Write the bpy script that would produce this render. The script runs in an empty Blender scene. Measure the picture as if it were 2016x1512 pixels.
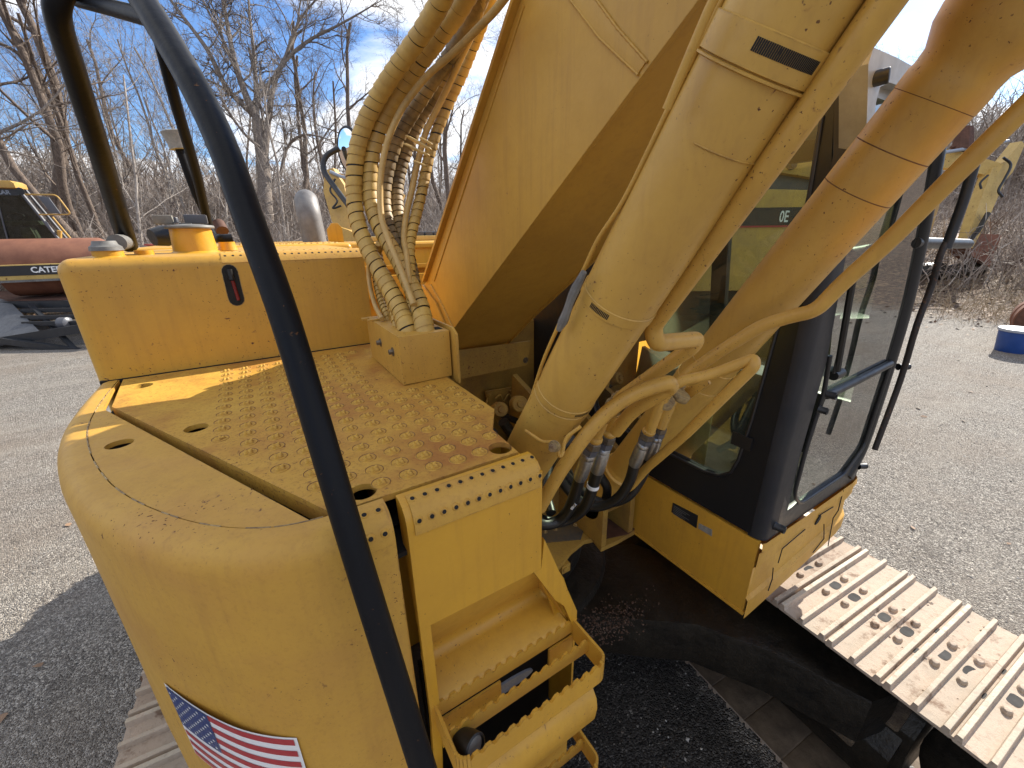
import bpy, bmesh, math, random
import numpy as np
from mathutils import Vector, Matrix

scene = bpy.context.scene
# ------------------------------------------------------------------ camera
cam = bpy.data.cameras.new('camera')
cam.sensor_width = 36.0
cam.lens = 36.0 * 810.0 / 2016.0
cam.clip_start = 0.02
cam.clip_end = 1500.0
cam_ob = bpy.data.objects.new('camera', cam)
scene.collection.objects.link(cam_ob)
YAW, PITCH, ROLL = math.radians(31.7), math.radians(20.3), math.radians(0.9)
fw = Vector((math.sin(YAW) * math.cos(PITCH), math.cos(YAW) * math.cos(PITCH), -math.sin(PITCH)))
rt = Vector((math.cos(YAW), -math.sin(YAW), 0))
dn = fw.cross(rt)
rt2 = math.cos(ROLL) * rt + math.sin(ROLL) * dn
dn2 = -math.sin(ROLL) * rt + math.cos(ROLL) * dn
cm = Matrix((rt2, -dn2, -fw)).transposed().to_4x4()
cm.translation = Vector((0, 0, 2.75))
cam_ob.matrix_world = cm
scene.camera = cam_ob

# ------------------------------------------------------------------ world and sun
SUN = Vector((1.50, 0.26, 1.0)).normalized()
ELEV = math.asin(SUN.z)
AZI = math.atan2(SUN.x, SUN.y)
world = bpy.data.worlds.new('World')
scene.world = world
world.use_nodes = True
wn = world.node_tree.nodes
wl = world.node_tree.links
wn.clear()
w_out = wn.new('ShaderNodeOutputWorld')
w_bg = wn.new('ShaderNodeBackground')
w_bg.inputs[1].default_value = 0.10
sky = wn.new('ShaderNodeTexSky')
sky.sky_type = 'NISHITA'
sky.sun_disc = False
sky.sun_elevation = ELEV
sky.sun_rotation = AZI
sky.altitude = 100
sky.air_density = 1.0
sky.dust_density = 0.6
sky.ozone_density = 2.5
tc = wn.new('ShaderNodeTexCoord')
sep = wn.new('ShaderNodeSeparateXYZ')
wl.new(tc.outputs['Generated'], sep.inputs[0])
mz = wn.new('ShaderNodeMath'); mz.operation = 'MAXIMUM'; mz.inputs[1].default_value = 0.0
wl.new(sep.outputs[2], mz.inputs[0])
az = wn.new('ShaderNodeMath'); az.operation = 'ADD'; az.inputs[1].default_value = 0.16
wl.new(mz.outputs[0], az.inputs[0])
dx = wn.new('ShaderNodeMath'); dx.operation = 'DIVIDE'
dy = wn.new('ShaderNodeMath'); dy.operation = 'DIVIDE'
wl.new(sep.outputs[0], dx.inputs[0]); wl.new(az.outputs[0], dx.inputs[1])
wl.new(sep.outputs[1], dy.inputs[0]); wl.new(az.outputs[0], dy.inputs[1])
cmb = wn.new('ShaderNodeCombineXYZ')
wl.new(dx.outputs[0], cmb.inputs[0]); wl.new(dy.outputs[0], cmb.inputs[1])
cmb.inputs[2].default_value = 4.2
cn = wn.new('ShaderNodeTexNoise')
cn.inputs['Scale'].default_value = 1.05
cn.inputs['Detail'].default_value = 9.0
cn.inputs['Roughness'].default_value = 0.56
cn.inputs['Distortion'].default_value = 0.35
wl.new(cmb.outputs[0], cn.inputs['Vector'])
cr = wn.new('ShaderNodeValToRGB')
cr.color_ramp.elements[0].position = 0.445
cr.color_ramp.elements[0].color = (0, 0, 0, 1)
cr.color_ramp.elements[1].position = 0.53
cr.color_ramp.elements[1].color = (1, 1, 1, 1)
wl.new(cn.outputs[0], cr.inputs[0])
cr2 = wn.new('ShaderNodeValToRGB')      # grey bellies where the cloud is thick
cr2.color_ramp.elements[0].position = 0.52
cr2.color_ramp.elements[0].color = (7.4, 7.5, 7.7, 1)
cr2.color_ramp.elements[1].position = 0.74
cr2.color_ramp.elements[1].color = (4.3, 4.5, 5.0, 1)
wl.new(cn.outputs[0], cr2.inputs[0])
wm = wn.new('ShaderNodeMix'); wm.data_type = 'RGBA'
wl.new(cr.outputs[0], wm.inputs[0])
tint = wn.new('ShaderNodeMix'); tint.data_type = 'RGBA'; tint.blend_type = 'MULTIPLY'; tint.inputs[0].default_value = 1.0
tint.inputs[7].default_value = (0.74, 0.92, 1.16, 1)
wl.new(sky.outputs[0], tint.inputs[6])
wl.new(tint.outputs[2], wm.inputs[6])
wl.new(cr2.outputs[0], wm.inputs[7])
wl.new(wm.outputs[2], w_bg.inputs[0])
wl.new(w_bg.outputs[0], w_out.inputs[0])

sun = bpy.data.lights.new('sun', 'SUN')
sun.energy = 5.0
sun.angle = math.radians(0.5)
sun.color = (1.0, 0.94, 0.84)
sun_ob = bpy.data.objects.new('sun', sun)
scene.collection.objects.link(sun_ob)
sun_ob.rotation_euler = (-SUN).to_track_quat('-Z', 'Y').to_euler()
sun_ob.location = (5, 0, 12)

scene.view_settings.view_transform = 'Standard'
scene.view_settings.look = 'None'
scene.view_settings.exposure = 0.92
scene.view_settings.gamma = 1.0
scene.view_settings.use_curve_mapping = False

# ------------------------------------------------------------------ materials
MATS = {}
def new_mat(name):
    m = bpy.data.materials.new(name); m.use_nodes = True
    m.node_tree.nodes.clear()
    MATS[name] = m
    return m, m.node_tree.nodes, m.node_tree.links

def nnoise(n, l, scale, detail=3.0, rough=0.55, vec=None, dist=0.0):
    t = n.new('ShaderNodeTexNoise')
    t.inputs['Scale'].default_value = scale
    t.inputs['Detail'].default_value = detail
    t.inputs['Roughness'].default_value = rough
    t.inputs['Distortion'].default_value = dist
    if vec is not None: l.new(vec, t.inputs['Vector'])
    return t.outputs[0]

def ramp(n, l, src, p0, p1, c0=(0, 0, 0, 1), c1=(1, 1, 1, 1)):
    r = n.new('ShaderNodeValToRGB')
    r.color_ramp.elements[0].position = p0; r.color_ramp.elements[0].color = c0
    r.color_ramp.elements[1].position = p1; r.color_ramp.elements[1].color = c1
    l.new(src, r.inputs[0])
    return r.outputs[0]

def mix(n, l, fac, a, b, mode='MIX'):
    m = n.new('ShaderNodeMix'); m.data_type = 'RGBA'; m.blend_type = mode
    for sock, v in ((m.inputs[0], fac), (m.inputs[6], a), (m.inputs[7], b)):
        if hasattr(v, 'is_linked') or hasattr(v, 'links'): l.new(v, sock)
        elif isinstance(v, (int, float)): sock.default_value = v
        else: sock.default_value = (v[0], v[1], v[2], 1)
    return m.outputs[2]

def mth(n, l, op, a, b=0.0):
    m = n.new('ShaderNodeMath'); m.operation = op
    for sock, v in ((m.inputs[0], a), (m.inputs[1], b)):
        if isinstance(v, (int, float)): sock.default_value = v
        else: l.new(v, sock)
    return m.outputs[0]

def bsdf_out(n, l, color, rough, bump=None, bstr=0.3, bdist=0.01, metal=0.0, spec=0.5):
    b = n.new('ShaderNodeBsdfPrincipled'); o = n.new('ShaderNodeOutputMaterial')
    if isinstance(color, tuple): b.inputs['Base Color'].default_value = (*color[:3], 1)
    else: l.new(color, b.inputs['Base Color'])
    if isinstance(rough, (int, float)): b.inputs['Roughness'].default_value = rough
    else: l.new(rough, b.inputs['Roughness'])
    b.inputs['Metallic'].default_value = metal
    b.inputs['Specular IOR Level'].default_value = spec
    if bump is not None:
        bp = n.new('ShaderNodeBump'); bp.inputs['Strength'].default_value = bstr
        bp.inputs['Distance'].default_value = bdist
        l.new(bump, bp.inputs['Height']); l.new(bp.outputs[0], b.inputs['Normal'])
    l.new(b.outputs[0], o.inputs[0])
    return b

def paint(name, c1, c2, chips=0.5, chip_scale=30.0, stain=None, stain_amt=0.5, rough=0.42, dirt=0.25, spec=0.45):
    """aged paint: faded patches, chips down to rust, dust film, light scratches"""
    m, n, l = new_mat(name)
    t = n.new('ShaderNodeTexCoord'); v = t.outputs['Object']
    big = nnoise(n, l, 2.3, 5, 0.6, v)
    fine = nnoise(n, l, 90, 3, 0.6, v)
    mid = nnoise(n, l, 11, 6, 0.65, v)
    col = mix(n, l, ramp(n, l, big, 0.35, 0.66), c1, c2)
    col = mix(n, l, mth(n, l, 'MULTIPLY', ramp(n, l, mid, 0.45, 0.8), dirt), col, (c2[0] * .62, c2[1] * .60, c2[2] * .9))
    col = mix(n, l, mth(n, l, 'MULTIPLY', fine, 0.16), col, (c1[0] * .55, c1[1] * .5, c1[2] * .5))
    if stain is not None:
        s = ramp(n, l, nnoise(n, l, 3.1, 7, 0.68, v, 0.4), 0.47, 0.66)
        col = mix(n, l, mth(n, l, 'MULTIPLY', s, stain_amt), col, stain)
        s2 = ramp(n, l, nnoise(n, l, 120, 4, 0.7, v), 0.52, 0.7)
        col = mix(n, l, mth(n, l, 'MULTIPLY', s2, stain_amt * .6), col, (stain[0] * .55, stain[1] * .45, stain[2] * .5))
    # streaky scratches
    mp = n.new('ShaderNodeMapping'); mp.inputs['Scale'].default_value = (6, 40, 9); mp.inputs['Rotation'].default_value = (0.5, 0.3, 0.7)
    l.new(v, mp.inputs['Vector'])
    scr = ramp(n, l, nnoise(n, l, 3.0, 4, 0.75, mp.outputs[0]), 0.70, 0.735)
    col = mix(n, l, mth(n, l, 'MULTIPLY', scr, 0.35), col, (c2[0] * .45, c2[1] * .36, c2[2] * .5))
    # chips
    where = ramp(n, l, nnoise(n, l, 4.1, 2, 0.5, v), 0.44, 0.60)
    cn1 = nnoise(n, l, chip_scale, 4, 0.55, v, 0.8)
    th = 0.80 - 0.12 * chips
    ch = ramp(n, l, cn1, th, th + 0.012)
    cn2 = ramp(n, l, nnoise(n, l, chip_scale * 3.2, 2, 0.5, v), th - 0.01, th + 0.005)
    chf = mth(n, l, 'MAXIMUM', mth(n, l, 'MULTIPLY', ch, where), mth(n, l, 'MULTIPLY', cn2, where))
    # edges worn through to primer and rust
    bv = n.new('ShaderNodeBevel'); bv.samples = 3; bv.inputs['Radius'].default_value = 0.0045
    ge = n.new('ShaderNodeNewGeometry'); dp = n.new('ShaderNodeVectorMath'); dp.operation = 'DOT_PRODUCT'
    l.new(bv.outputs[0], dp.inputs[0]); l.new(ge.outputs['Normal'], dp.inputs[1])
    ed = ramp(n, l, dp.outputs['Value'], 0.80, 0.97, (1, 1, 1, 1), (0, 0, 0, 1))
    edn = mth(n, l, 'MULTIPLY', ed, ramp(n, l, nnoise(n, l, 26, 5, 0.7, v), 0.47, 0.60))
    col = mix(n, l, mth(n, l, 'MULTIPLY', edn, min(1.0, chips)), col, (0.13, 0.06, 0.025))
    # rain streaks running down
    ms = n.new('ShaderNodeMapping'); ms.inputs['Scale'].default_value = (16, 16, 1.1); l.new(v, ms.inputs['Vector'])
    sk = ramp(n, l, nnoise(n, l, 2.4, 4, 0.65, ms.outputs[0]), 0.50, 0.78)
    col = mix(n, l, mth(n, l, 'MULTIPLY', sk, 0.30), col, (c2[0] * .60, c2[1] * .52, c2[2] * .8))
    halo = ramp(n, l, cn1, th - 0.07, th)
    col = mix(n, l, mth(n, l, 'MULTIPLY', mth(n, l, 'MULTIPLY', halo, where), 0.5), col, (0.30, 0.13, 0.035))
    col = mix(n, l, chf, col, (0.11, 0.042, 0.018))
    r = mth(n, l, 'ADD', mth(n, l, 'MULTIPLY', mid, 0.25), rough - 0.10)
    r = mth(n, l, 'MAXIMUM', r, mth(n, l, 'MULTIPLY', chf, 0.85))
    hgt = mth(n, l, 'ADD', mth(n, l, 'MULTIPLY', fine, 0.10), mth(n, l, 'ADD', mth(n, l, 'MULTIPLY', big, 1.3), mth(n, l, 'MULTIPLY', chf, -0.12)))
    bsdf_out(n, l, col, r, hgt, 0.35, 0.012, spec=spec)
    return m

def simple(name, c, rough=0.5, var=0.3, scale=20, metal=0.0, bstr=0.2, bdist=0.004, c2=None, spec=0.5):
    m, n, l = new_mat(name)
    t = n.new('ShaderNodeTexCoord'); v = t.outputs['Object']
    a = nnoise(n, l, scale, 6, 0.65, v)
    b = nnoise(n, l, scale * .13, 3, 0.6, v)
    f = mth(n, l, 'MULTIPLY', mth(n, l, 'ADD', a, b), 0.5)
    c2 = c2 or tuple(x * (1 - var) for x in c)
    col = mix(n, l, ramp(n, l, f, 0.38, 0.62), c, c2)
    bsdf_out(n, l, col, mth(n, l, 'ADD', mth(n, l, 'MULTIPLY', a, 0.3), rough - 0.15), a, bstr, bdist, metal, spec)
    return m

YEL = (0.62, 0.330, 0.034); YEL2 = (0.53, 0.282, 0.036)
paint('yellow_paint', YEL, YEL2, chips=0.75, chip_scale=48)
paint('yellow_clean', (0.64, 0.336, 0.026), (0.56, 0.29, 0.026), chips=0.45, chip_scale=55, rough=0.36, dirt=0.15)
paint('yellow_boom', (0.59, 0.335, 0.052), (0.51, 0.285, 0.048), chips=0.4, chip_scale=45, rough=0.46, dirt=0.22)
paint('yellow_cylinder', (0.60, 0.36, 0.074), (0.52, 0.30, 0.058), chips=0.72, chip_scale=44, rough=0.42)
paint('yellow_pipe', (0.62, 0.36, 0.068), (0.52, 0.29, 0.05), chips=0.85, chip_scale=62, rough=0.42)
paint('yellow_lid', (0.58, 0.35, 0.060), (0.53, 0.28, 0.04), chips=0.9, chip_scale=50, stain=(0.33, 0.125, 0.03), stain_amt=0.85, rough=0.6, spec=0.3)
paint('yellow_rim', (0.59, 0.335, 0.050), (0.52, 0.285, 0.042), chips=0.85, chip_scale=45, stain=(0.44, 0.21, 0.055), stain_amt=0.38, rough=0.52)
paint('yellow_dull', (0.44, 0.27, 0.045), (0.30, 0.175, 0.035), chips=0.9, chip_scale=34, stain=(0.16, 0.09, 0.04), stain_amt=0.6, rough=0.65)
paint('yellow_far', (0.55, 0.33, 0.07), (0.44, 0.27, 0.08), chips=0.9, chip_scale=4, rough=0.55)
paint('yellow_pale', (0.60, 0.42, 0.13), (0.48, 0.32, 0.09), chips=1.0, chip_scale=9.0, rough=0.6)
paint('black_paint', (0.010, 0.011, 0.013), (0.014, 0.015, 0.017), chips=0.0, rough=0.42, dirt=0.1, spec=0.4)
paint('grey_paint', (0.085, 0.088, 0.098), (0.12, 0.12, 0.13), chips=0.2, chip_scale=60, rough=0.34, dirt=0.1)
paint('black_tube', (0.0045, 0.005, 0.0065), (0.009, 0.0095, 0.011), chips=0.35, chip_scale=70, rough=0.40, dirt=0.3, spec=0.16)
paint('black_dusty', (0.016, 0.018, 0.022), (0.045, 0.042, 0.040), chips=0.0, rough=0.5, dirt=0.3, spec=0.35)
paint('worn_black', (0.012, 0.012, 0.013), (0.03, 0.022, 0.018), chips=1.3, chip_scale=40, rough=0.5, dirt=0.4)
simple('black_frame', (0.018, 0.019, 0.022), 0.42, 0.4, 30)
simple('rubber', (0.012, 0.012, 0.012), 0.42, 0.4, 60)
simple('seal_rubber', (0.02, 0.02, 0.022), 0.35, 0.3, 60)
simple('dark_inside', (0.010, 0.009, 0.008), 0.8, 0.4, 12)
simple('grease_black', (0.006, 0.0055, 0.005), 0.40, 0.5, 10, bstr=0.7, bdist=0.02, c2=(0.024, 0.019, 0.013), spec=0.3)
simple('shoe_inside', (0.20, 0.145, 0.095), 0.8, 0.5, 9, bstr=0.8, bdist=0.01, c2=(0.075, 0.055, 0.038))
simple('dried_mud', (0.14, 0.10, 0.06), 0.9, 0.5, 18, bstr=1.0, bdist=0.02, c2=(0.045, 0.03, 0.02))
simple('steel_fitting', (0.42, 0.41, 0.39), 0.38, 0.35, 90, metal=0.85)
simple('bolt_steel', (0.22, 0.18, 0.13), 0.5, 0.5, 90, metal=0.6)
simple('worn_bolt', (0.42, 0.30, 0.12), 0.55, 0.5, 90, c2=(0.12, 0.07, 0.04))
simple('exhaust_steel', (0.23, 0.22, 0.21), 0.55, 0.4, 14, metal=0.35, c2=(0.12, 0.11, 0.105))
simple('cap_grey', (0.20, 0.195, 0.18), 0.6, 0.4, 30, c2=(0.10, 0.095, 0.09))
simple('wood_grey', (0.28, 0.26, 0.22), 0.8, 0.4, 30)
simple('hose_wrap', (0.58, 0.365, 0.080), 0.50, 0.35, 24, bstr=0.3, bdist=0.003, c2=(0.42, 0.26, 0.07))
simple('hose_wrap_dirty', (0.42, 0.27, 0.09), 0.6, 0.5, 10, bstr=0.5, c2=(0.05, 0.035, 0.022))
simple('hose_thin', (0.58, 0.37, 0.12), 0.45, 0.3, 30)
simple('bracket_grey', (0.07, 0.062, 0.052), 0.7, 0.5, 30, c2=(0.16, 0.11, 0.05))
simple('rusty_drum', (0.21, 0.085, 0.045), 0.75, 0.4, 3, c2=(0.13, 0.048, 0.028))
simple('rust_dark', (0.12, 0.05, 0.028), 0.8, 0.5, 14)
simple('seat_cloth', (0.17, 0.16, 0.10), 0.85, 0.3, 30)
simple('console_green', (0.13, 0.13, 0.03), 0.6, 0.3, 20)
simple('cab_floor', (0.55, 0.53, 0.48), 0.6, 0.4, 12, c2=(0.30, 0.28, 0.24))
simple('cab_trim', (0.035, 0.037, 0.04), 0.6, 0.3, 30)
simple('white_print', (0.80, 0.80, 0.78), 0.5, 0.08, 50)
simple('flag_white', (0.80, 0.80, 0.80), 0.35, 0.05, 30)
simple('flag_red', (0.42, 0.035, 0.045), 0.35, 0.1, 60)
simple('flag_blue', (0.02, 0.045, 0.17), 0.3, 0.1, 60)
simple('plate_black', (0.02, 0.02, 0.022), 0.35, 0.3, 60)
simple('plate_text', (0.16, 0.16, 0.16), 0.5, 0.2, 60)
simple('plate_grey', (0.32, 0.31, 0.28), 0.5, 0.4, 60)
simple('trailer_black', (0.022, 0.024, 0.028), 0.45, 0.4, 10)
simple('tread_plate', (0.10, 0.105, 0.115), 0.45, 0.3, 12, metal=0.4, bstr=0.6, bdist=0.01)
simple('pail_blue', (0.015, 0.065, 0.27), 0.45, 0.25, 10)
simple('pail_rim', (0.36, 0.40, 0.46), 0.5, 0.25, 10)
simple('gauge_red', (0.20, 0.015, 0.015), 0.2, 0.3, 60)
simple('mesh_grey', (0.30, 0.33, 0.38), 0.5, 0.3, 200, metal=0.4)
simple('dark_groove', (0.20, 0.09, 0.03), 0.8, 0.4, 60)
simple('cab_silver', (0.34, 0.35, 0.36), 0.38, 0.2, 20, c2=(0.24, 0.245, 0.25))
simple('tie_yellow', (0.60, 0.40, 0.14), 0.5, 0.2, 50)
simple('tarp', (0.46, 0.43, 0.42), 0.7, 0.5, 8)
simple('canvas_red', (0.35, 0.06, 0.05), 0.7, 0.4, 8)
simple('foliage_dark', (0.05, 0.055, 0.025), 0.8, 0.5, 3)
simple('caution_yellow', (0.55, 0.42, 0.10), 0.7, 0.3, 8)
simple('asphalt_cap', (0.05, 0.05, 0.05), 0.8, 0.4, 30)

def mud_steel():
    m, n, l = new_mat('track_steel')
    t = n.new('ShaderNodeTexCoord'); oi = n.new('ShaderNodeObjectInfo')
    va = n.new('ShaderNodeVectorMath'); va.operation = 'ADD'
    sc = n.new('ShaderNodeVectorMath'); sc.operation = 'SCALE'; sc.inputs['Scale'].default_value = 7.0
    cb = n.new('ShaderNodeCombineXYZ'); l.new(oi.outputs['Random'], cb.inputs[0]); l.new(oi.outputs['Random'], cb.inputs[1])
    l.new(cb.outputs[0], sc.inputs[0]); l.new(t.outputs['Object'], va.inputs[0]); l.new(sc.outputs[0], va.inputs[1])
    v = va.outputs[0]
    big = nnoise(n, l, 3.2, 5, 0.65, v); mid = nnoise(n, l, 30, 6, 0.7, v); fine = nnoise(n, l, 170, 3, 0.7, v)
    col = mix(n, l, ramp(n, l, big, 0.36, 0.64), (0.50, 0.39, 0.30), (0.40, 0.335, 0.26))
    col = mix(n, l, mth(n, l, 'MULTIPLY', ramp(n, l, mid, 0.50, 0.72), 0.55), col, (0.27, 0.20, 0.145))
    col = mix(n, l, ramp(n, l, fine, 0.66, 0.74), col, (0.13, 0.10, 0.075))
    tone = mth(n, l, 'MULTIPLY', oi.outputs['Random'], 0.38)
    col = mix(n, l, tone, col, (0.22, 0.155, 0.105))
    col = mix(n, l, ramp(n, l, nnoise(n, l, 7.5, 5, 0.7, v), 0.56, 0.66), col, (0.20, 0.13, 0.085))
    # bare steel where grousers are polished
    sp = n.new('ShaderNodeSeparateXYZ'); l.new(t.outputs['Object'], sp.inputs[0])
    top = ramp(n, l, sp.outputs[2], 0.0255, 0.0285)
    wear = mth(n, l, 'MULTIPLY', top, ramp(n, l, mid, 0.38, 0.5))
    col = mix(n, l, mth(n, l, 'MULTIPLY', wear, 0.6), col, (0.52, 0.47, 0.34))
    r = mth(n, l, 'SUBTRACT', 0.85, mth(n, l, 'MULTIPLY', wear, 0.3))
    bsdf_out(n, l, col, r, mth(n, l, 'ADD', mid, mth(n, l, 'MULTIPLY', fine, 0.4)), 0.55, 0.006)
mud_steel()

def ground_mat():
    m, n, l = new_mat('gravel_ground')
    t = n.new('ShaderNodeTexCoord'); v = t.outputs['Object']
    vo = n.new('ShaderNodeTexVoronoi'); vo.inputs['Scale'].default_value = 115.0; l.new(v, vo.inputs['Vector'])
    vo2 = n.new('ShaderNodeTexVoronoi'); vo2.inputs['Scale'].default_value = 48.0; l.new(v, vo2.inputs['Vector'])
    hsv = n.new('ShaderNodeSeparateColor'); l.new(vo.outputs['Color'], hsv.inputs[0])
    hs2 = n.new('ShaderNodeSeparateColor'); l.new(vo2.outputs['Color'], hs2.inputs[0])
    r1 = n.new('ShaderNodeValToRGB')
    el = r1.color_ramp.elements
    el[0].position = 0.0; el[0].color = (0.12, 0.108, 0.096, 1)
    el[1].position = 1.0; el[1].color = (0.68, 0.635, 0.57, 1)
    e = el.new(0.45); e.color = (0.245, 0.224, 0.198, 1)
    e = el.new(0.80); e.color = (0.39, 0.36, 0.32, 1)
    l.new(hsv.outputs[0], r1.inputs[0])
    r2 = ramp(n, l, hs2.outputs[1], 0.0, 1.0, (0.70, 0.68, 0.66, 1), (1.28, 1.26, 1.22, 1))
    col = mix(n, l, 1.0, r1.outputs[0], r2, 'MULTIPLY')
    big = nnoise(n, l, 0.45, 6, 0.6, v); mid = nnoise(n, l, 2.7, 6, 0.65, v)
    col = mix(n, l, mth(n, l, 'MULTIPLY', ramp(n, l, big, 0.46, 0.66), 0.62), col, (0.27, 0.215, 0.165))
    col = mix(n, l, mth(n, l, 'MULTIPLY', ramp(n, l, mid, 0.56, 0.72), 0.45), col, (0.115, 0.095, 0.078))
    # streaks of finer pale dust along the wheel tracks
    mp = n.new('ShaderNodeMapping'); mp.inputs['Scale'].default_value = (0.25, 1.6, 1); mp.inputs['Rotation'].default_value = (0, 0, 0.35)
    l.new(v, mp.inputs['Vector'])
    st = ramp(n, l, nnoise(n, l, 1.1, 5, 0.6, mp.outputs[0]), 0.48, 0.68)
    col = mix(n, l, mth(n, l, 'MULTIPLY', st, 0.38), col, (0.42, 0.375, 0.315))
    # gravel colour darkened in a noise-edged oval between the tracks
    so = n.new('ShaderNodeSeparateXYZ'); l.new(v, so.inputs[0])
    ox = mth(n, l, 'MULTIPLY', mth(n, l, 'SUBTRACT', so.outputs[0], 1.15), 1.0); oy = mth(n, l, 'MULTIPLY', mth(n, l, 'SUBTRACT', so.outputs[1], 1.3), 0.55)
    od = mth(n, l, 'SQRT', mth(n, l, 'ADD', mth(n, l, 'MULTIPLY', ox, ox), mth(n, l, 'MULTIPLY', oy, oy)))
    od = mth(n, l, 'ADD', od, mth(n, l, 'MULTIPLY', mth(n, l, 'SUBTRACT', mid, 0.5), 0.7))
    dark_oval = ramp(n, l, od, 0.75, 1.15, (0.22, 0.22, 0.23, 1), (1, 1, 1, 1))
    col = mix(n, l, 1.0, col, dark_oval, 'MULTIPLY')
    # leaf litter where the woods begin: ring of distance broken up by noise
    sp = n.new('ShaderNodeSeparateXYZ'); l.new(v, sp.inputs[0])
    px = mth(n, l, 'MULTIPLY', sp.outputs[0], 0.98)
    py = mth(n, l, 'MULTIPLY', sp.outputs[1], 0.80)
    dist = mth(n, l, 'SQRT', mth(n, l, 'ADD', mth(n, l, 'MULTIPLY', px, px), mth(n, l, 'MULTIPLY', py, py)))
    dn_ = mth(n, l, 'ADD', dist, mth(n, l, 'MULTIPLY', mth(n, l, 'SUBTRACT', nnoise(n, l, 0.35, 4, 0.6, v), 0.5), 7.0))
    lf = ramp(n, l, mth(n, l, 'DIVIDE', dn_, 100.0), 0.172, 0.19)
    vl = n.new('ShaderNodeTexVoronoi'); vl.inputs['Scale'].default_value = 11.0; l.new(v, vl.inputs['Vector'])
    hl = n.new('ShaderNodeSeparateColor'); l.new(vl.outputs['Color'], hl.inputs[0])
    rl = n.new('ShaderNodeValToRGB'); el = rl.color_ramp.elements
    el[0].position = 0; el[0].color = (0.055, 0.036, 0.024, 1)
    el[1].position = 1; el[1].color = (0.34, 0.23, 0.15, 1)
    e = el.new(0.5); e.color = (0.16, 0.098, 0.062, 1)
    l.new(hl.outputs[0], rl.inputs[0])
    leafc = mix(n, l, mth(n, l, 'MULTIPLY', ramp(n, l, mid, 0.42, 0.62), 0.6), rl.outputs[0], (0.085, 0.06, 0.042))
    col = mix(n, l, lf, col, leafc)
    hgt = mth(n, l, 'ADD', mth(n, l, 'MULTIPLY', vo.outputs['Distance'], -0.9), mth(n, l, 'MULTIPLY', vo2.outputs['Distance'], -0.8))
    hgt = mth(n, l, 'ADD', hgt, mth(n, l, 'MULTIPLY', mid, 0.9))
    bsdf_out(n, l, col, 0.82, hgt, 0.9, 0.03, spec=0.3)
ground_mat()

def stone_mat(name, cs):
    m, n, l = new_mat(name)
    g = n.new('ShaderNodeNewGeometry')
    r = n.new('ShaderNodeValToRGB'); el = r.color_ramp.elements
    el[0].position = 0; el[0].color = (*cs[0], 1); el[1].position = 1; el[1].color = (*cs[-1], 1)
    for i, c in enumerate(cs[1:-1]):
        e = el.new((i + 1) / (len(cs) - 1)); e.color = (*c, 1)
    l.new(g.outputs['Random Per Island'], r.inputs[0])
    bsdf_out(n, l, r.outputs[0], 0.75, spec=0.4)
stone_mat('loose_stones', [(0.07, 0.065, 0.06), (0.16, 0.15, 0.135), (0.26, 0.24, 0.215), (0.15, 0.125, 0.10), (0.55, 0.53, 0.50)])
stone_mat('dead_leaves', [(0.06, 0.035, 0.02), (0.15, 0.085, 0.05), (0.26, 0.165, 0.10), (0.36, 0.27, 0.19), (0.11, 0.07, 0.045)])
stone_mat('thicket_wood', [(0.14, 0.108, 0.086), (0.26, 0.208, 0.168), (0.36, 0.302, 0.252), (0.18, 0.138, 0.11), (0.54, 0.48, 0.42)])
stone_mat('dry_grass', [(0.30, 0.22, 0.13), (0.42, 0.33, 0.21), (0.22, 0.16, 0.10), (0.50, 0.42, 0.30)])
stone_mat('crumbs', [(0.04, 0.02, 0.012), (0.08, 0.04, 0.024), (0.12, 0.075, 0.05), (0.02, 0.012, 0.008)])

def bark(name, c1, c2):
    m, n, l = new_mat(name)
    t = n.new('ShaderNodeTexCoord')
    mp = n.new('ShaderNodeMapping'); mp.inputs['Scale'].default_value = (9, 9, 2); l.new(t.outputs['Object'], mp.inputs['Vector'])
    a = nnoise(n, l, 2.2, 6, 0.7, mp.outputs[0])
    col = mix(n, l, ramp(n, l, a, 0.36, 0.64), c1, c2)
    bsdf_out(n, l, col, 0.9, a, 0.8, 0.04, spec=0.2)
bark('bark_grey', (0.12, 0.098, 0.082), (0.30, 0.255, 0.22))
bark('bark_brown', (0.085, 0.064, 0.052), (0.23, 0.18, 0.145))
bark('bark_pale', (0.22, 0.185, 0.16), (0.46, 0.41, 0.36))

def glass(name, tint, refl=1.0, film=0.06):
    m, n, l = new_mat(name)
    tr = n.new('ShaderNodeBsdfTransparent'); tr.inputs[0].default_value = (*tint, 1)
    gl = n.new('ShaderNodeBsdfGlossy'); gl.inputs['Roughness'].default_value = 0.02
    df = n.new('ShaderNodeBsdfDiffuse'); df.inputs[0].default_value = (0.5, 0.5, 0.45, 1)
    fr = n.new('ShaderNodeFresnel'); fr.inputs[0].default_value = 1.5
    f2 = mth(n, l, 'MULTIPLY', fr.outputs[0], refl)
    ms = n.new('ShaderNodeMixShader'); l.new(f2, ms.inputs[0]); l.new(tr.outputs[0], ms.inputs[1]); l.new(gl.outputs[0], ms.inputs[2])
    t = n.new('ShaderNodeTexCoord')
    d = mth(n, l, 'MULTIPLY', ramp(n, l, nnoise(n, l, 9, 5, 0.7, t.outputs['Object']), 0.35, 0.8), film * 2)
    ms2 = n.new('ShaderNodeMixShader'); l.new(d, ms2.inputs[0]); l.new(ms.outputs[0], ms2.inputs[1]); l.new(df.outputs[0], ms2.inputs[2])
    o = n.new('ShaderNodeOutputMaterial'); l.new(ms2.outputs[0], o.inputs[0])
glass('cab_glass', (0.74, 0.82, 0.72), 1.5, 0.05)
glass('screen_glass', (0.30, 0.36, 0.30), 0.40, 0.03)
glass('lower_glass', (0.55, 0.62, 0.53), 0.45, 0.05)
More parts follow.
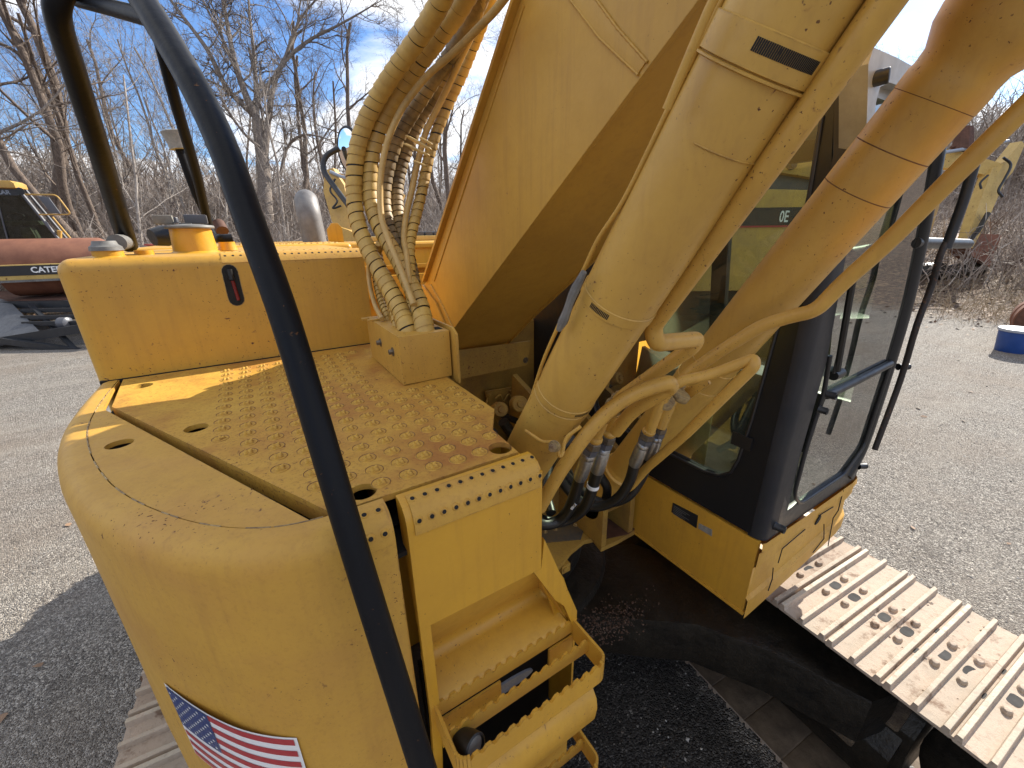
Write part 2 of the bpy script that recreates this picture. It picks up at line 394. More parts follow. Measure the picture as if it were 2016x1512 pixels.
glass('far_glass', (0.40, 0.48, 0.44), 1.0, 0.03)
def mirror_mat():
    m, n, l = new_mat('mirror_glass')
    g = n.new('ShaderNodeBsdfGlossy'); g.inputs[0].default_value = (0.85, 0.87, 0.88, 1); g.inputs['Roughness'].default_value = 0.01
    o = n.new('ShaderNodeOutputMaterial'); l.new(g.outputs[0], o.inputs[0])
mirror_mat()

# ------------------------------------------------------------------ mesh helpers
COL = scene.collection
WL = {}                       # world location of every object that parents others
def link(o, parent=None):
    COL.objects.link(o)
    if parent is not None: o.parent = parent
    return o

def smooth_mesh(me, ang=38):
    bm = bmesh.new(); bm.from_mesh(me)
    for f in bm.faces: f.smooth = True
    a = math.radians(ang)
    for e in bm.edges:
        if len(e.link_faces) == 2:
            if e.calc_face_angle(0) > a: e.smooth = False
    bm.to_mesh(me); bm.free()

class B:
    """collects geometry in world coordinates, then becomes one mesh object"""
    def __init__(s): s.v = []; s.f = []; s.m = []; s.cur = 0
    def add(s, vs, fs, mi=None):
        o = len(s.v); s.v += [tuple(p) for p in vs]
        s.f += [tuple(i + o for i in f) for f in fs]
        s.m += [s.cur if mi is None else mi] * len(fs)
    def box(s, x0, x1, y0, y1, z0, z1, bev=0.0, mi=None, M=None):
        bm = bmesh.new()
        bmesh.ops.create_cube(bm, size=1)
        for v in bm.verts:
            v.co = Vector(((x0 + x1) / 2 + v.co.x * (x1 - x0), (y0 + y1) / 2 + v.co.y * (y1 - y0), (z0 + z1) / 2 + v.co.z * (z1 - z0)))
        if bev > 0: bmesh.ops.bevel(bm, geom=bm.edges[:], offset=bev, segments=2, affect='EDGES', profile=0.7)
        s.bm(bm, mi, M)
    def bm(s, bm, mi=None, M=None):
        bm.verts.ensure_lookup_table(); bm.verts.index_update()
        s.add([(M @ v.co if M else v.co)[:] for v in bm.verts], [[v.index for v in f.verts] for f in bm.faces], mi)
        bm.free()
    def prism(s, poly, fn, a, b, bev=0.0, mi=None, seg=2):
        """poly: 2D points; fn(u, v, w) -> xyz; w from a to b"""
        bm = bmesh.new()
        lo = [bm.verts.new(fn(u, v, a)) for u, v in poly]; hi = [bm.verts.new(fn(u, v, b)) for u, v in poly]
        n = len(poly)
        for i in range(n): bm.faces.new((lo[i], lo[(i + 1) % n], hi[(i + 1) % n], hi[i]))
        bm.faces.new(lo[::-1]); bm.faces.new(hi)
        bmesh.ops.recalc_face_normals(bm, faces=bm.faces[:])
        if bev > 0: bmesh.ops.bevel(bm, geom=bm.edges[:], offset=bev, segments=seg, affect='EDGES', profile=0.7)
        s.bm(bm, mi)
    def tube(s, pts, r, n=12, caps=True, mi=None, smooth=0, rs=None):
        pts = [Vector(p) for p in pts]
        if smooth: pts = catmull(pts, smooth)
        k = len(pts)
        if rs is None: rs = [r] * k
        elif len(rs) != k:
            q = len(rs); rs = [float(np.interp(i / (k - 1) * (q - 1), range(q), rs)) for i in range(k)]
        fr = frames(pts)
        vs = []
        for p, (t, u, w), rr in zip(pts, fr, rs):
            for i in range(n):
                a = 2 * math.pi * i / n
                vs.append(p + u * (math.cos(a) * rr) + w * (math.sin(a) * rr))
        fs = [(j * n + i, j * n + (i + 1) % n, (j + 1) * n + (i + 1) % n, (j + 1) * n + i) for j in range(k - 1) for i in range(n)]
        if caps: fs += [tuple(range(n))[::-1], tuple((k - 1) * n + i for i in range(n))]
        s.add([v[:] for v in vs], fs, mi)
    def cyl(s, a, b, r, n=24, mi=None, r2=None, caps=True):
        s.tube([a, b], r, n, caps, mi, rs=[r, r if r2 is None else r2])
    def lathe(s, a, b, prof, n=32, mi=None, caps=True):
        """profile (distance along a->b, radius)"""
        a = Vector(a); d = (Vector(b) - a).normalized()
        u = d.orthogonal().normalized(); w = d.cross(u)
        vs = []
        for t, r in prof:
            for i in range(n):
                q = 2 * math.pi * i / n
                vs.append((a + d * t + u * math.cos(q) * r + w * math.sin(q) * r)[:])
        k = len(prof)
        fs = [(j * n + i, j * n + (i + 1) % n, (j + 1) * n + (i + 1) % n, (j + 1) * n + i) for j in range(k - 1) for i in range(n)]
        if caps: fs += [tuple(range(n))[::-1], tuple((k - 1) * n + i for i in range(n))]
        s.add(vs, fs, mi)
    def hexbolt(s, c, d, r, h, mi=None):
        c = Vector(c); d = Vector(d).normalized()
        s.lathe(c, c + d, [(0, r * 1.55), (h * .15, r * 1.55)], 16, mi)
        s.lathe(c, c + d, [(h * .1, r), (h * .85, r), (h, r * .85)], 6, mi)
    def make(s, name, mats, parent=None, loc=None, ang=38, smooth=True, fix=True):
        wl = WL.get(parent.name, Vector((0, 0, 0))) if parent is not None else Vector((0, 0, 0))
        org = Vector(loc) if loc is not None else (wl if parent is not None else Vector((0, 0, 0)))
        me = bpy.data.meshes.new(name)
        me.from_pydata([(x - org.x, y - org.y, z - org.z) for x, y, z in s.v], [], s.f)
        if not isinstance(mats, (list, tuple)): mats = [mats]
        for m in mats: me.materials.append(MATS[m])
        if len(mats) > 1: me.polygons.foreach_set('material_index', s.m)
        if fix:
            bm = bmesh.new(); bm.from_mesh(me); bmesh.ops.recalc_face_normals(bm, faces=bm.faces[:]); bm.to_mesh(me); bm.free()
        if smooth: smooth_mesh(me, ang)
        o = bpy.data.objects.new(name, me)
        link(o, parent)
        o.location = org - wl
        WL[o.name] = org
        return o

def catmull(pts, k):
    P = [pts[0] * 2 - pts[1]] + pts + [pts[-1] * 2 - pts[-2]]
    out = []
    for i in range(1, len(P) - 2):
        a, b, c, d = P[i - 1], P[i], P[i + 1], P[i + 2]
        # centripetal-ish: scale tangents by the shorter neighbour to avoid overshoot
        L = (c - b).length
        t1 = (c - a) * 0.5; t2 = (d - b) * 0.5
        if t1.length > 1.1 * L: t1 = t1.normalized() * L * 1.1
        if t2.length > 1.1 * L: t2 = t2.normalized() * L * 1.1
        for j in range(k):
            t = j / k
            h1 = 2 * t**3 - 3 * t**2 + 1; h2 = t**3 - 2 * t**2 + t; h3 = -2 * t**3 + 3 * t**2; h4 = t**3 - t**2
            out.append(b * h1 + t1 * h2 + c * h3 + t2 * h4)
    out.append(pts[-1])
    return out

def bend(pts, rad, k=7):
    """polyline with rounded corners, as a bent pipe"""
    pts = [Vector(p) for p in pts]
    out = [pts[0]]
    for a, b, c in zip(pts[:-2], pts[1:-1], pts[2:]):
        r = min(rad, (b - a).length * .48, (c - b).length * .48)
        p = b + (a - b).normalized() * r; q = b + (c - b).normalized() * r
        for j in range(k + 1):
            t = j / k
            out.append(p * (1 - t)**2 + b * 2 * t * (1 - t) + q * t**2)
    out.append(pts[-1])
    return out

def frames(pts):
    n = len(pts); T = []
    for i in range(n):
        d = pts[min(i + 1, n - 1)] - pts[max(i - 1, 0)]
        T.append(d.normalized() if d.length > 1e-9 else Vector((0, 0, 1)))
    u = T[0].orthogonal().normalized(); out = []
    for i in range(n):
        t = T[i]
        u = (u - t * u.dot(t))
        u = u.normalized() if u.length > 1e-6 else t.orthogonal().normalized()
        out.append((t, u, t.cross(u)))
    return out

def root(name, label, cat, loc, group=None, rz=0.0):
    o = bpy.data.objects.new(name, None); o.empty_display_size = 0.2
    COL.objects.link(o); o.location = loc; o.rotation_euler = (0, 0, rz)
    o['label'] = label; o['category'] = cat
    if group: o['group'] = group
    WL[o.name] = Vector(loc)
    return o

def dup_tree(o, parent=None):
    c = o.copy(); COL.objects.link(c)
    if parent is not None: c.parent = parent
    for ch in list(o.children): dup_tree(ch, c)
    return c

def text_mesh(body, size, depth=0.002, bold=0.0):
    cu = bpy.data.curves.new('lettering', 'FONT'); cu.body = body; cu.size = size
    cu.extrude = depth; cu.offset = bold; cu.align_x = 'LEFT'; cu.resolution_u = 3
    o = bpy.data.objects.new('lettering', cu); COL.objects.link(o)
    dg = bpy.context.evaluated_depsgraph_get()
    me = bpy.data.meshes.new_from_object(o.evaluated_get(dg))
    bpy.data.objects.remove(o); bpy.data.curves.remove(cu)
    return me

def place_text(body, size, org, ux, uy, mat, parent, name='lettering', bold=0.0, depth=0.001, sx=1.0):
    me = text_mesh(body, size, depth, bold)
    ux = Vector(ux).normalized(); uy = Vector(uy); uy = (uy - ux * uy.dot(ux)).normalized(); uz = ux.cross(uy)
    org = Vector(org); wl_ = WL.get(parent.name, Vector((0, 0, 0)))
    for v in me.vertices:
        c = v.co.copy(); v.co = org + ux * c.x * sx + uy * c.y + uz * c.z - wl_
    me.materials.clear(); me.materials.append(MATS[mat])
    o = bpy.data.objects.new(name, me); link(o, parent); WL[o.name] = wl_
    return o

# ================================================================== ground
random.seed(7)
rng = np.random.default_rng(11)
def ground_h(x, y):
    r = math.hypot(x * 0.98, y * 0.80)
    t = max(0.0, min(1.0, (r - 17.5) / 26.0)); a = 2.9 * t * t * (3 - 2 * t)
    t2 = max(0.0, min(1.0, (r - 40.0) / 90.0)); b = 12.0 * t2 * t2 * (3 - 2 * t2)
    w = 0.05 * math.sin(x * 0.9 + 1.3 * math.sin(y * 0.5)) * math.sin(y * 0.7 + 0.6)
    edge = 0.18 * math.exp(-((r - 18.5) / 1.6) ** 2)
    return a + b + (w + edge) * min(1.0, max(0.0, (r - 6) / 10))
def make_ground():
    rs = [0.0] + list(np.geomspace(0.6, 700, 110)); na = 220
    vs = [(0, 0, 0)]; fs = []
    for r in rs[1:]:
        for i in range(na):
            a = 2 * math.pi * i / na; x = r * math.cos(a); y = r * math.sin(a)
            vs.append((x, y, ground_h(x, y)))
    for i in range(na): fs.append((0, 1 + i, 1 + (i + 1) % na))
    for j in range(len(rs) - 2):
        for i in range(na):
            a = 1 + j * na + i; b = 1 + j * na + (i + 1) % na
            fs.append((a, a + na, b + na, b))
    b = B(); b.add(vs, fs)
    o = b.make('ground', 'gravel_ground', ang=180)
    o['kind'] = 'structure'
make_ground()

def scatter_mesh(name, mat, pts, size, flat=0.6, leaf=False, label=None):
    """many small irregular stones or leaves, joined, with real volume"""
    n = len(pts)
    if leaf: base = np.array([(-1, -.5, 0), (0, -.6, .25), (1, 0, .1), (0, .6, .3), (-.9, .4, .05)]); F = [(0, 1, 3), (1, 2, 3), (0, 3, 4)]
    else: base = np.array([(1, 0, 0), (0, 1, 0), (-1, 0, 0), (0, -1, 0), (0, 0, 1), (0, 0, -1)], float); F = [(0, 1, 4), (1, 2, 4), (2, 3, 4), (3, 0, 4), (1, 0, 5), (2, 1, 5), (3, 2, 5), (0, 3, 5)]
    k = len(base)
    ang = rng.uniform(0, 6.283, n); s = rng.uniform(size[0], size[1], n) * rng.uniform(0.6, 1.0, n)
    V = base[None] * (1 + rng.uniform(-.35, .35, (n, k, 3)))
    V[:, :, 2] *= flat
    tx = rng.normal(0, .35, n)
    ca, sa = np.cos(ang), np.sin(ang)
    x = V[:, :, 0] * ca[:, None] - V[:, :, 1] * sa[:, None]; y = V[:, :, 0] * sa[:, None] + V[:, :, 1] * ca[:, None]
    z = V[:, :, 2] + x * tx[:, None]
    P = np.stack([x, y, z], 2) * s[:, None, None] + pts[:, None, :]
    me = bpy.data.meshes.new(name)
    Fi = np.array(F)[None] + (np.arange(n) * k)[:, None, None]
    me.from_pydata(P.reshape(-1, 3).tolist(), [], Fi.reshape(-1, 3).tolist())
    me.materials.append(MATS[mat])
    o = bpy.data.objects.new(name, me); COL.objects.link(o)
    o['kind'] = 'stuff'
    return o
def ground_points(n, x0, x1, y0, y1, lift=0.002, keep=None):
    out = []
    while len(out) < n:
        x = rng.uniform(x0, x1); y = rng.uniform(y0, y1)
        if keep is None or keep(x, y): out.append((x, y, ground_h(x, y) + lift))
    return np.array(out)
near = ground_points(22000, -4.5, 9, -1.5, 7)
scatter_mesh('gravel', 'loose_stones', near, (0.003, 0.009))
mid_ = ground_points(9000, -9, 20, -1, 20)
scatter_mesh('gravel_stones', 'loose_stones', mid_, (0.006, 0.016))
scatter_mesh('fallen_leaves', 'dead_leaves', ground_points(420, -8, 17, -1, 16, 0.01), (0.018, 0.045), leaf=True)
lit = lambda x, y: math.hypot(x * .98, y * .8) > 16.5 + rng.normal(0, .8) and x > -30
leafp = ground_points(45000, -26, 52, -4, 48, 0.02, lit)
scatter_mesh('leaf_litter', 'dead_leaves', leafp, (0.035, 0.09), leaf=True)

# ================================================================== the excavator
EX = root('excavator', 'big yellow tracked excavator with black cab filling the whole near view', 'excavator', (1.0, 2.0, 0.0))
XYf = lambda u, v, w: (u, v, w)
XZf = lambda u, v, w: (u, w, v)
YZf = lambda u, v, w: (w, u, v)

# ---- curved corner body beside the toolbox lid
ARC = [(-0.5, 1.815), (-0.5, 1.60), (-0.487, 1.40), (-0.46, 1.26), (-0.41, 1.09), (-0.333, 0.906), (-0.212, 0.73), (-0.11, 0.64), (-0.01, 0.60), (0.128, 0.60)]
def chaikin(p, n=2):
    for _ in range(n):
        q = [p[0]]
        for a, b in zip(p[:-1], p[1:]):
            q += [(a[0] * .75 + b[0] * .25, a[1] * .75 + b[1] * .25), (a[0] * .25 + b[0] * .75, a[1] * .25 + b[1] * .75)]
        q.append(p[-1]); p = q
    return p
ARCS = chaikin(ARC)
def resample(p, m):
    p = np.array(p); s = np.concatenate([[0], np.cumsum(np.hypot(*np.diff(p, axis=0).T))])
    q = np.linspace(0, s[-1], m)
    return np.stack([np.interp(q, s, p[:, 0]), np.interp(q, s, p[:, 1])], 1), s[-1]
arc_pts, ARC_LEN = resample(ARCS, 61)
def arc_at(s, off=0.0):
    """point on the outer wall at arc length s, pushed out by off"""
    i = s / ARC_LEN * 60; j = int(max(0, min(59, math.floor(i)))); f = i - j
    p = arc_pts[j] * (1 - f) + arc_pts[j + 1] * f
    d = arc_pts[min(60, j + 2)] - arc_pts[max(0, j - 1)]; d = d / np.hypot(*d)
    nrm = np.array([d[1], -d[0]])
    if nrm[0] * (p[0] - 0.2) + nrm[1] * (p[1] - 1.6) < 0: nrm = -nrm
    return p + nrm * off
b = B()
rings = [(0.012, 1.16), (0.0, 1.19), (0.0, 1.55), (0.0, 1.9), (0.0, 2.255), (-0.003, 2.272), (-0.010, 2.287), (-0.021, 2.297), (-0.036, 2.301), (-0.060, 2.301)]
vs = []; fs = []
for k, (off, z) in enumerate(rings):
    for i in range(61):
        p = arc_at(ARC_LEN * i / 60, off)
        dent = 0.0
        if 1.3 < z < 2.2: dent = 0.004 * math.sin(i * 0.45 + z * 5)
        p = arc_at(ARC_LEN * i / 60, off + dent) if dent else p
        vs.append((p[0], p[1], z))
for k in range(len(rings) - 1):
    for i in range(60): fs.append((k * 61 + i, k * 61 + i + 1, (k + 1) * 61 + i + 1, (k + 1) * 61 + i))
b.add(vs, fs)
b.add([(0.128, 0.6, 1.16), (0.128, 0.6, 2.255), (0.128, 0.636, 2.301), (0.128, 1.0, 2.29), (0.128, 1.0, 1.16)], [(0, 1, 2, 3, 4)])
b.make('toolbox_corner_panel', 'yellow_rim', EX, ang=50)
# top plate outside the diagonal gap
inner = [tuple(arc_at(ARC_LEN * i / 60, -0.062)) for i in range(0, 61)]
b = B()
poly = [p for p in inner if p[0] < 0.020]
poly = poly + [(-0.418, 1.512), (-0.436, 1.76), (-0.436, 1.812)]
TOP_POLY = poly
def ring_hole(name, x, y, z, r, parent, rim='yellow_rim'):
    b = B(); n = 28
    b.cur = 1
    b.lathe((x, y, z + .0008), (x, y, z + 1), [(0, r * .97), (0.0006, r * 1.0)], n)
    b.cur = 1
    b.lathe((x, y, z - .004), (x, y, z + 1), [(0, 0.0001), (.001, r * .93)], n)
    b.cur = 0
    b.lathe((x, y, z - .001), (x, y, z + 1), [(0, r * 1.0), (.0028, r * 1.0), (.0030, r * 1.07), (.001, r * 1.10)], n, caps=False)
    return b.make(name, [rim, 'dark_inside'], parent)

# ---- lid with punched grip buttons; the access holes are real openings
LID = [(-0.426, 1.808), (-0.4, 1.515), (0.043, 0.664), (0.423, 0.664), (0.430, 0.789), (0.494, 0.893), (0.494, 1.172), (0.494, 1.808)]
HOLES = [(-0.357, 1.690), (-0.184, 1.208), (0.102, 0.700), (0.399, 0.700)]
def plate_with_holes(name, poly, holes, r, z0, z1, mats, parent):
    cu = bpy.data.curves.new('outline', 'CURVE'); cu.dimensions = '2D'; cu.fill_mode = 'BOTH'
    def spl(pts):
        s = cu.splines.new('POLY'); s.points.add(len(pts) - 1)
        for p, q in zip(s.points, pts): p.co = (q[0], q[1], 0, 1)
        s.use_cyclic_u = True
    spl(poly)
    for h in holes:
        rr = h[2] if len(h) > 2 else r
        spl([(h[0] + rr * math.cos(2 * math.pi * i / 26), h[1] + rr * math.sin(2 * math.pi * i / 26)) for i in range(26)])
    cu.extrude = (z1 - z0) / 2
    o = bpy.data.objects.new('outline', cu); COL.objects.link(o)
    me = bpy.data.meshes.new_from_object(o.evaluated_get(bpy.context.evaluated_depsgraph_get()))
    bpy.data.objects.remove(o); bpy.data.curves.remove(cu)
    b = B(); b.add([(v.co.x, v.co.y, v.co.z + (z0 + z1) / 2) for v in me.vertices], [tuple(p.vertices) for p in me.polygons])
    bpy.data.meshes.remove(me)
    bm = None
    return b.make(name, mats, parent, fix=False, ang=30)
tp = plate_with_holes('toolbox_top_plate', TOP_POLY, [(-0.33, 1.208)], 0.026, 2.289, 2.3005, 'yellow_rim', EX)
# broken weld line between rim and top plate
b = B()
for i in range(4, 56, 1):
    if rng.random() < 0.25: continue
    p = arc_at(ARC_LEN * i / 60, -0.061); q = arc_at(ARC_LEN * (i + .8) / 60, -0.061)
    b.tube([(p[0], p[1], 2.3005), (q[0], q[1], 2.3005)], 0.0018, 5)
o = b.make('weld_line', 'worn_bolt', tp); o['kind'] = 'stuff'
lid = plate_with_holes('toolbox_lid', LID, HOLES, 0.026, 2.289, 2.3015, 'yellow_lid', EX)
b = B()
for p_, q_ in ((LID[1], LID[2]), (LID[0], LID[1])):
    b.prism([p_, q_, (q_[0] + .006, q_[1] + .004), (p_[0] + .006, p_[1] + .004)], XYf, 2.262, 2.2885)
b.make('lid_skirt', 'yellow_lid', lid)
b = B(); b.prism([tuple(arc_at(ARC_LEN * i / 20, -0.02)) for i in range(21)] + [(0.48, 0.66), (0.48, 1.8)], XYf, 2.19, 2.20)
b.prism([(p[0] + .02, p[1] + .02) for p in LID], XYf, 2.215, 2.222, mi=0)
b.make('inner_tray', 'dark_inside', EX)
b = B()
for hx, hy in HOLES: b.lathe((hx, hy, 2.2225), (hx, hy, 3), [(0, .0225), (.004, .0225), (.006, .014), (.012, .014), (.013, .008)], 20)
b.lathe((-0.33, 1.208, 2.2225), (-0.33, 1.208, 3), [(0, .02), (.01, .02)], 20)
o = b.make('recessed_bolts', 'rust_dark', EX); o['kind'] = 'stuff'
# button: low dome with four pulled-up petals
def button_mesh():
    b = B(); n = 24
    prof = [(0.0192, 0.0), (0.0182, 0.0012), (0.0168, 0.0003), (0.0120, 0.0006), (0.0096, 0.0062), (0.0052, 0.0056), (0.0022, 0.0026), (0.0, 0.0026)]
    vs = []; fs = []
    for k, (r, h) in enumerate(prof[:-1]):
        for i in range(n):
            a = 2 * math.pi * i / n
            q = 0.5 + 0.5 * math.cos(4 * a)
            hh = h * (0.55 + 0.45 * q) if k >= 4 else h
            rr = r * (1 - 0.38 * (1 - q)) if k in (3, 4, 5) else r
            vs.append((rr * math.cos(a), rr * math.sin(a), hh))
    vs.append((0, 0, prof[-1][1]))
    for k in range(len(prof) - 2):
        for i in range(n): fs.append((k * n + i, k * n + (i + 1) % n, (k + 1) * n + (i + 1) % n, (k + 1) * n + i))
    k = len(prof) - 2
    for i in range(n): fs.append((k * n + i, k * n + (i + 1) % n, len(vs) - 1))
    b.add(vs, fs); b.m = [1 if n <= j < 2 * n else 0 for j in range(len(fs))]; return b  # second material: dark ring painted in as the shade of the button groove
bt = button_mesh()
first = None
xs = [-0.128 + 0.0536 * i for i in range(12)]
for ix, x in enumerate(xs):
    ymin = [1.106, 0.990, 0.875, 0.764, 0.764, 0.709, 0.709, 0.709, 0.709, 0.709, 0.764, 0.875][ix]
    y = ymin
    while y < 1.76:
        skip = (x > 0.30 and 1.19 < y < 1.66) or (x > 0.44 and (y < 0.93 or y > 1.12)) or (x > .33 and y > 1.19)
        if not skip:
            X, Y = x + rng.normal(0, .0012), y + rng.normal(0, .0012)
            if first is None:
                bb = B(); bb.add([(v[0] + X, v[1] + Y, v[2] + 2.3015) for v in bt.v], bt.f); bb.m = list(bt.m)
                first = bb.make('grip_button', ['yellow_lid', 'dark_groove'], lid, loc=(X, Y, 2.3015), ang=60)
                first_loc = first.location.copy(); fx, fy = X, Y
            else:
                c = first.copy(); COL.objects.link(c); c.location = first_loc + Vector((X - fx, Y - fy, 0))
                c.rotation_euler = (0, 0, 0.785)
        y += 0.0555

# ---- front panel of the toolbox with folded, punched top lip
b = B()
PX0, PX1 = 0.150, 0.442
prof = [(0.655, 2.301), (0.636, 2.3015), (0.618, 2.296), (0.607, 2.284), (0.601, 2.266), (0.600, 2.24), (0.600, 2.020)]
n = len(prof)
vs = [(PX0, y, z) for y, z in prof] + [(PX1, y, z) for y, z in prof]
vs += [(PX0, 0.655, 2.28), (PX1, 0.655, 2.28), (PX0, .62, 2.02), (PX1, .62, 2.02)]
fs = [(i, i + 1, n + i + 1, n + i) for i in range(n - 1)] + [(0, n, 2 * n + 1, 2 * n)] + [tuple(range(n)) + (2 * n + 2, 2 * n)][0:1] + [tuple(n + i for i in range(n)) + (2 * n + 3, 2 * n + 1)]
b.add(vs, fs)
# frame round the step recess
OUT = [(0.150, 2.020), (0.442, 2.020), (0.446, 2.10)]
# left strip, right strip, lower edge pieces (all 12 mm thick)
b.prism([(0.150, 2.0201), (0.172, 2.0201), (0.172, 1.790), (0.165, 1.60), (0.135, 1.20), (0.128, 1.20), (0.150, 1.75)], XZf, 0.600, 0.614)
b.prism([(0.421, 2.0201), (0.4421, 2.0201), (0.450, 2.10), (0.530, 1.895), (0.560, 1.815), (0.560, 1.742), (0.548, 1.730), (0.548, 1.77), (0.515, 1.86), (0.487, 1.895)], XZf, 0.600, 0.614)
b.make('step_panel', 'yellow_clean', EX, ang=30)
b = B()
b.prism([(0.1505, 1.79), (0.1505, 2.28), (0.44, 2.28), (0.44, 1.95), (0.552, 1.80), (0.552, 1.79)], XZf, 0.760, 0.775)     # back of the housing
b.prism([(0.60, 2.28), (0.655, 2.28), (1.24, 2.28), (1.24, 1.2), (0.78, 1.2), (0.78, 2.025), (0.615, 2.025)], YZf, 0.436, 0.442)   # inner side wall
b.prism([(0.602, 1.78), (0.78, 1.70), (0.78, 1.35), (0.602, 1.35)], YZf, 0.553, 0.560)
b.prism([(0.442, 2.10), (0.545, 1.90), (0.60, 1.72), (0.54, 1.70), (0.50, 1.85), (0.445, 2.0)], XZf, 0.640, 0.646)
b.make('toolbox_inner_walls', 'yellow_clean', EX, ang=30)
b = B(); b.box(0.165, 0.550, 0.70, 0.72, 1.25, 1.785); b.make('cavity_shade', 'dark_inside', EX)  # near-black plate stands in for the shade inside the step opening
# sloped recess pan and its floor
b = B()
A0 = [(0.172, 0.602, 2.019), (0.421, 0.602, 2.019)]; A1 = [(0.172, 0.650, 1.93), (0.470, 0.650, 1.93)]
A2 = [(0.172, 0.700, 1.845), (0.505, 0.700, 1.845)]; A3 = [(0.172, 0.712, 1.815), (0.52, 0.712, 1.815)]; A4 = [(0.172, 0.706, 1.797), (0.53, 0.706, 1.797)]
A5 = [(0.172, 0.690, 1.790), (0.532, 0.690, 1.790)]; A6 = [(0.172, 0.612, 1.786), (0.535, 0.612, 1.786)]; A7 = [(0.172, 0.604, 1.776), (0.535, 0.604, 1.776)]; A8 = [(0.172, 0.604, 1.74), (0.535, 0.604, 1.74)]
A = [A0, A1, A2, A3, A4, A5, A6, A7, A8]
vs = [p for a in A for p in a]; fs = [(2 * i, 2 * i + 1, 2 * i + 3, 2 * i + 2) for i in range(len(A) - 1)]
b.add(vs, fs)
b.add([(0.172, .602, 2.019), (0.172, .70, 1.845), (0.172, .712, 1.815), (0.172, .69, 1.79), (0.172, .602, 1.786)], [(0, 1, 2, 3, 4)])
b.add([(0.421, .602, 2.019), (0.487, .602, 1.895), (0.530, .602, 1.80), (0.532, .69, 1.79), (0.52, .712, 1.815), (0.505, .70, 1.845), (0.47, .65, 1.93)], [(0, 1, 2, 3, 4, 5, 6)])
b.make('step_recess', 'yellow_paint', EX, ang=60)

# punched holes in two rows along a folded lip, each a small raised collar
def lip_holes(name, parent, rows, r, mat='yellow_rim', shared=[]):
    """rows: list of (origin, step vector, count, normal)"""
    for org, st, cnt, nr in rows:
        org = Vector(org); st = Vector(st); nr = Vector(nr).normalized()
        for i in range(cnt):
            c = org + st * i
            b = B(); b.cur = 0
            b.lathe(c - nr * .002, c + nr, [(0, r * 1.55), (.0032, r * 1.15), (.0036, r * .85), (0.0015, r * .7)], 12, caps=False)
            b.cur = 1
            b.lathe(c - nr * .001, c + nr, [(0, r * .2), (.0026, r * .78)], 12)
            b.make(name, [mat, 'dark_inside'], parent)
def strip_plate(name, pts0, pts1, th, mat, parent):
    """thin plate following a folded profile between two ends"""
    b = B(); n = len(pts0)
    P0 = [Vector(p) for p in pts0]; P1 = [Vector(p) for p in pts1]
    ax = (P1[0] - P0[0]).normalized()
    nr = []
    for i in range(n):
        d = (P0[min(n - 1, i + 1)] - P0[max(0, i - 1)]).normalized(); q = d.cross(ax).normalized()
        nr.append(q if q.z > 0 or (abs(q.z) < .5 and q.y < 0) else -q)
    for S in (0, 1):
        pass
    vs = [(p)[:] for p in P0] + [(p)[:] for p in P1] + [(p + q * th)[:] for p, q in zip(P0, nr)] + [(p + q * th)[:] for p, q in zip(P1, nr)]
    fs = [(2 * n + i, 2 * n + i + 1, 3 * n + i + 1, 3 * n + i) for i in range(n - 1)]
    fs += [(i, i + 1, 2 * n + i + 1, 2 * n + i) for i in range(n - 1)] + [(n + i, n + i + 1, 3 * n + i + 1, 3 * n + i) for i in range(n - 1)]
    fs += [(0, n, 3 * n, 2 * n), (n - 1, 2 * n - 1, 4 * n - 1, 3 * n - 1)]
    b.add(vs, fs)
    return b.make(name, mat, parent, ang=50)
LP = [(0.640, 2.302), (0.618, 2.2965), (0.6065, 2.284), (0.6005, 2.266), (0.600, 2.245)]
st1 = strip_plate('grip_strip', [(0.163, y, z) for y, z in LP], [(0.436, y, z) for y, z in LP], 0.0035, 'yellow_rim', EX)
n1 = (0, -.35, 1); n2 = (0, -1, .28)
lip_holes('strip_hole', st1, [((0.172, 0.6255, 2.3030), (0.0237, 0, 0), 12, n1), ((0.172, 0.5975, 2.2735), (0.0237, 0, 0), 12, n2)], 0.0052)
st2 = strip_plate('grip_strip', [(0.052, y, z) for y, z in LP], [(0.124, y, z) for y, z in LP], 0.0035, 'yellow_rim', EX)
lip_holes('strip_hole', st2, [((0.064, 0.6255, 2.3030), (0.0237, 0, 0), 3, n1), ((0.064, 0.5975, 2.2735), (0.0237, 0, 0), 3, n2)], 0.0052)

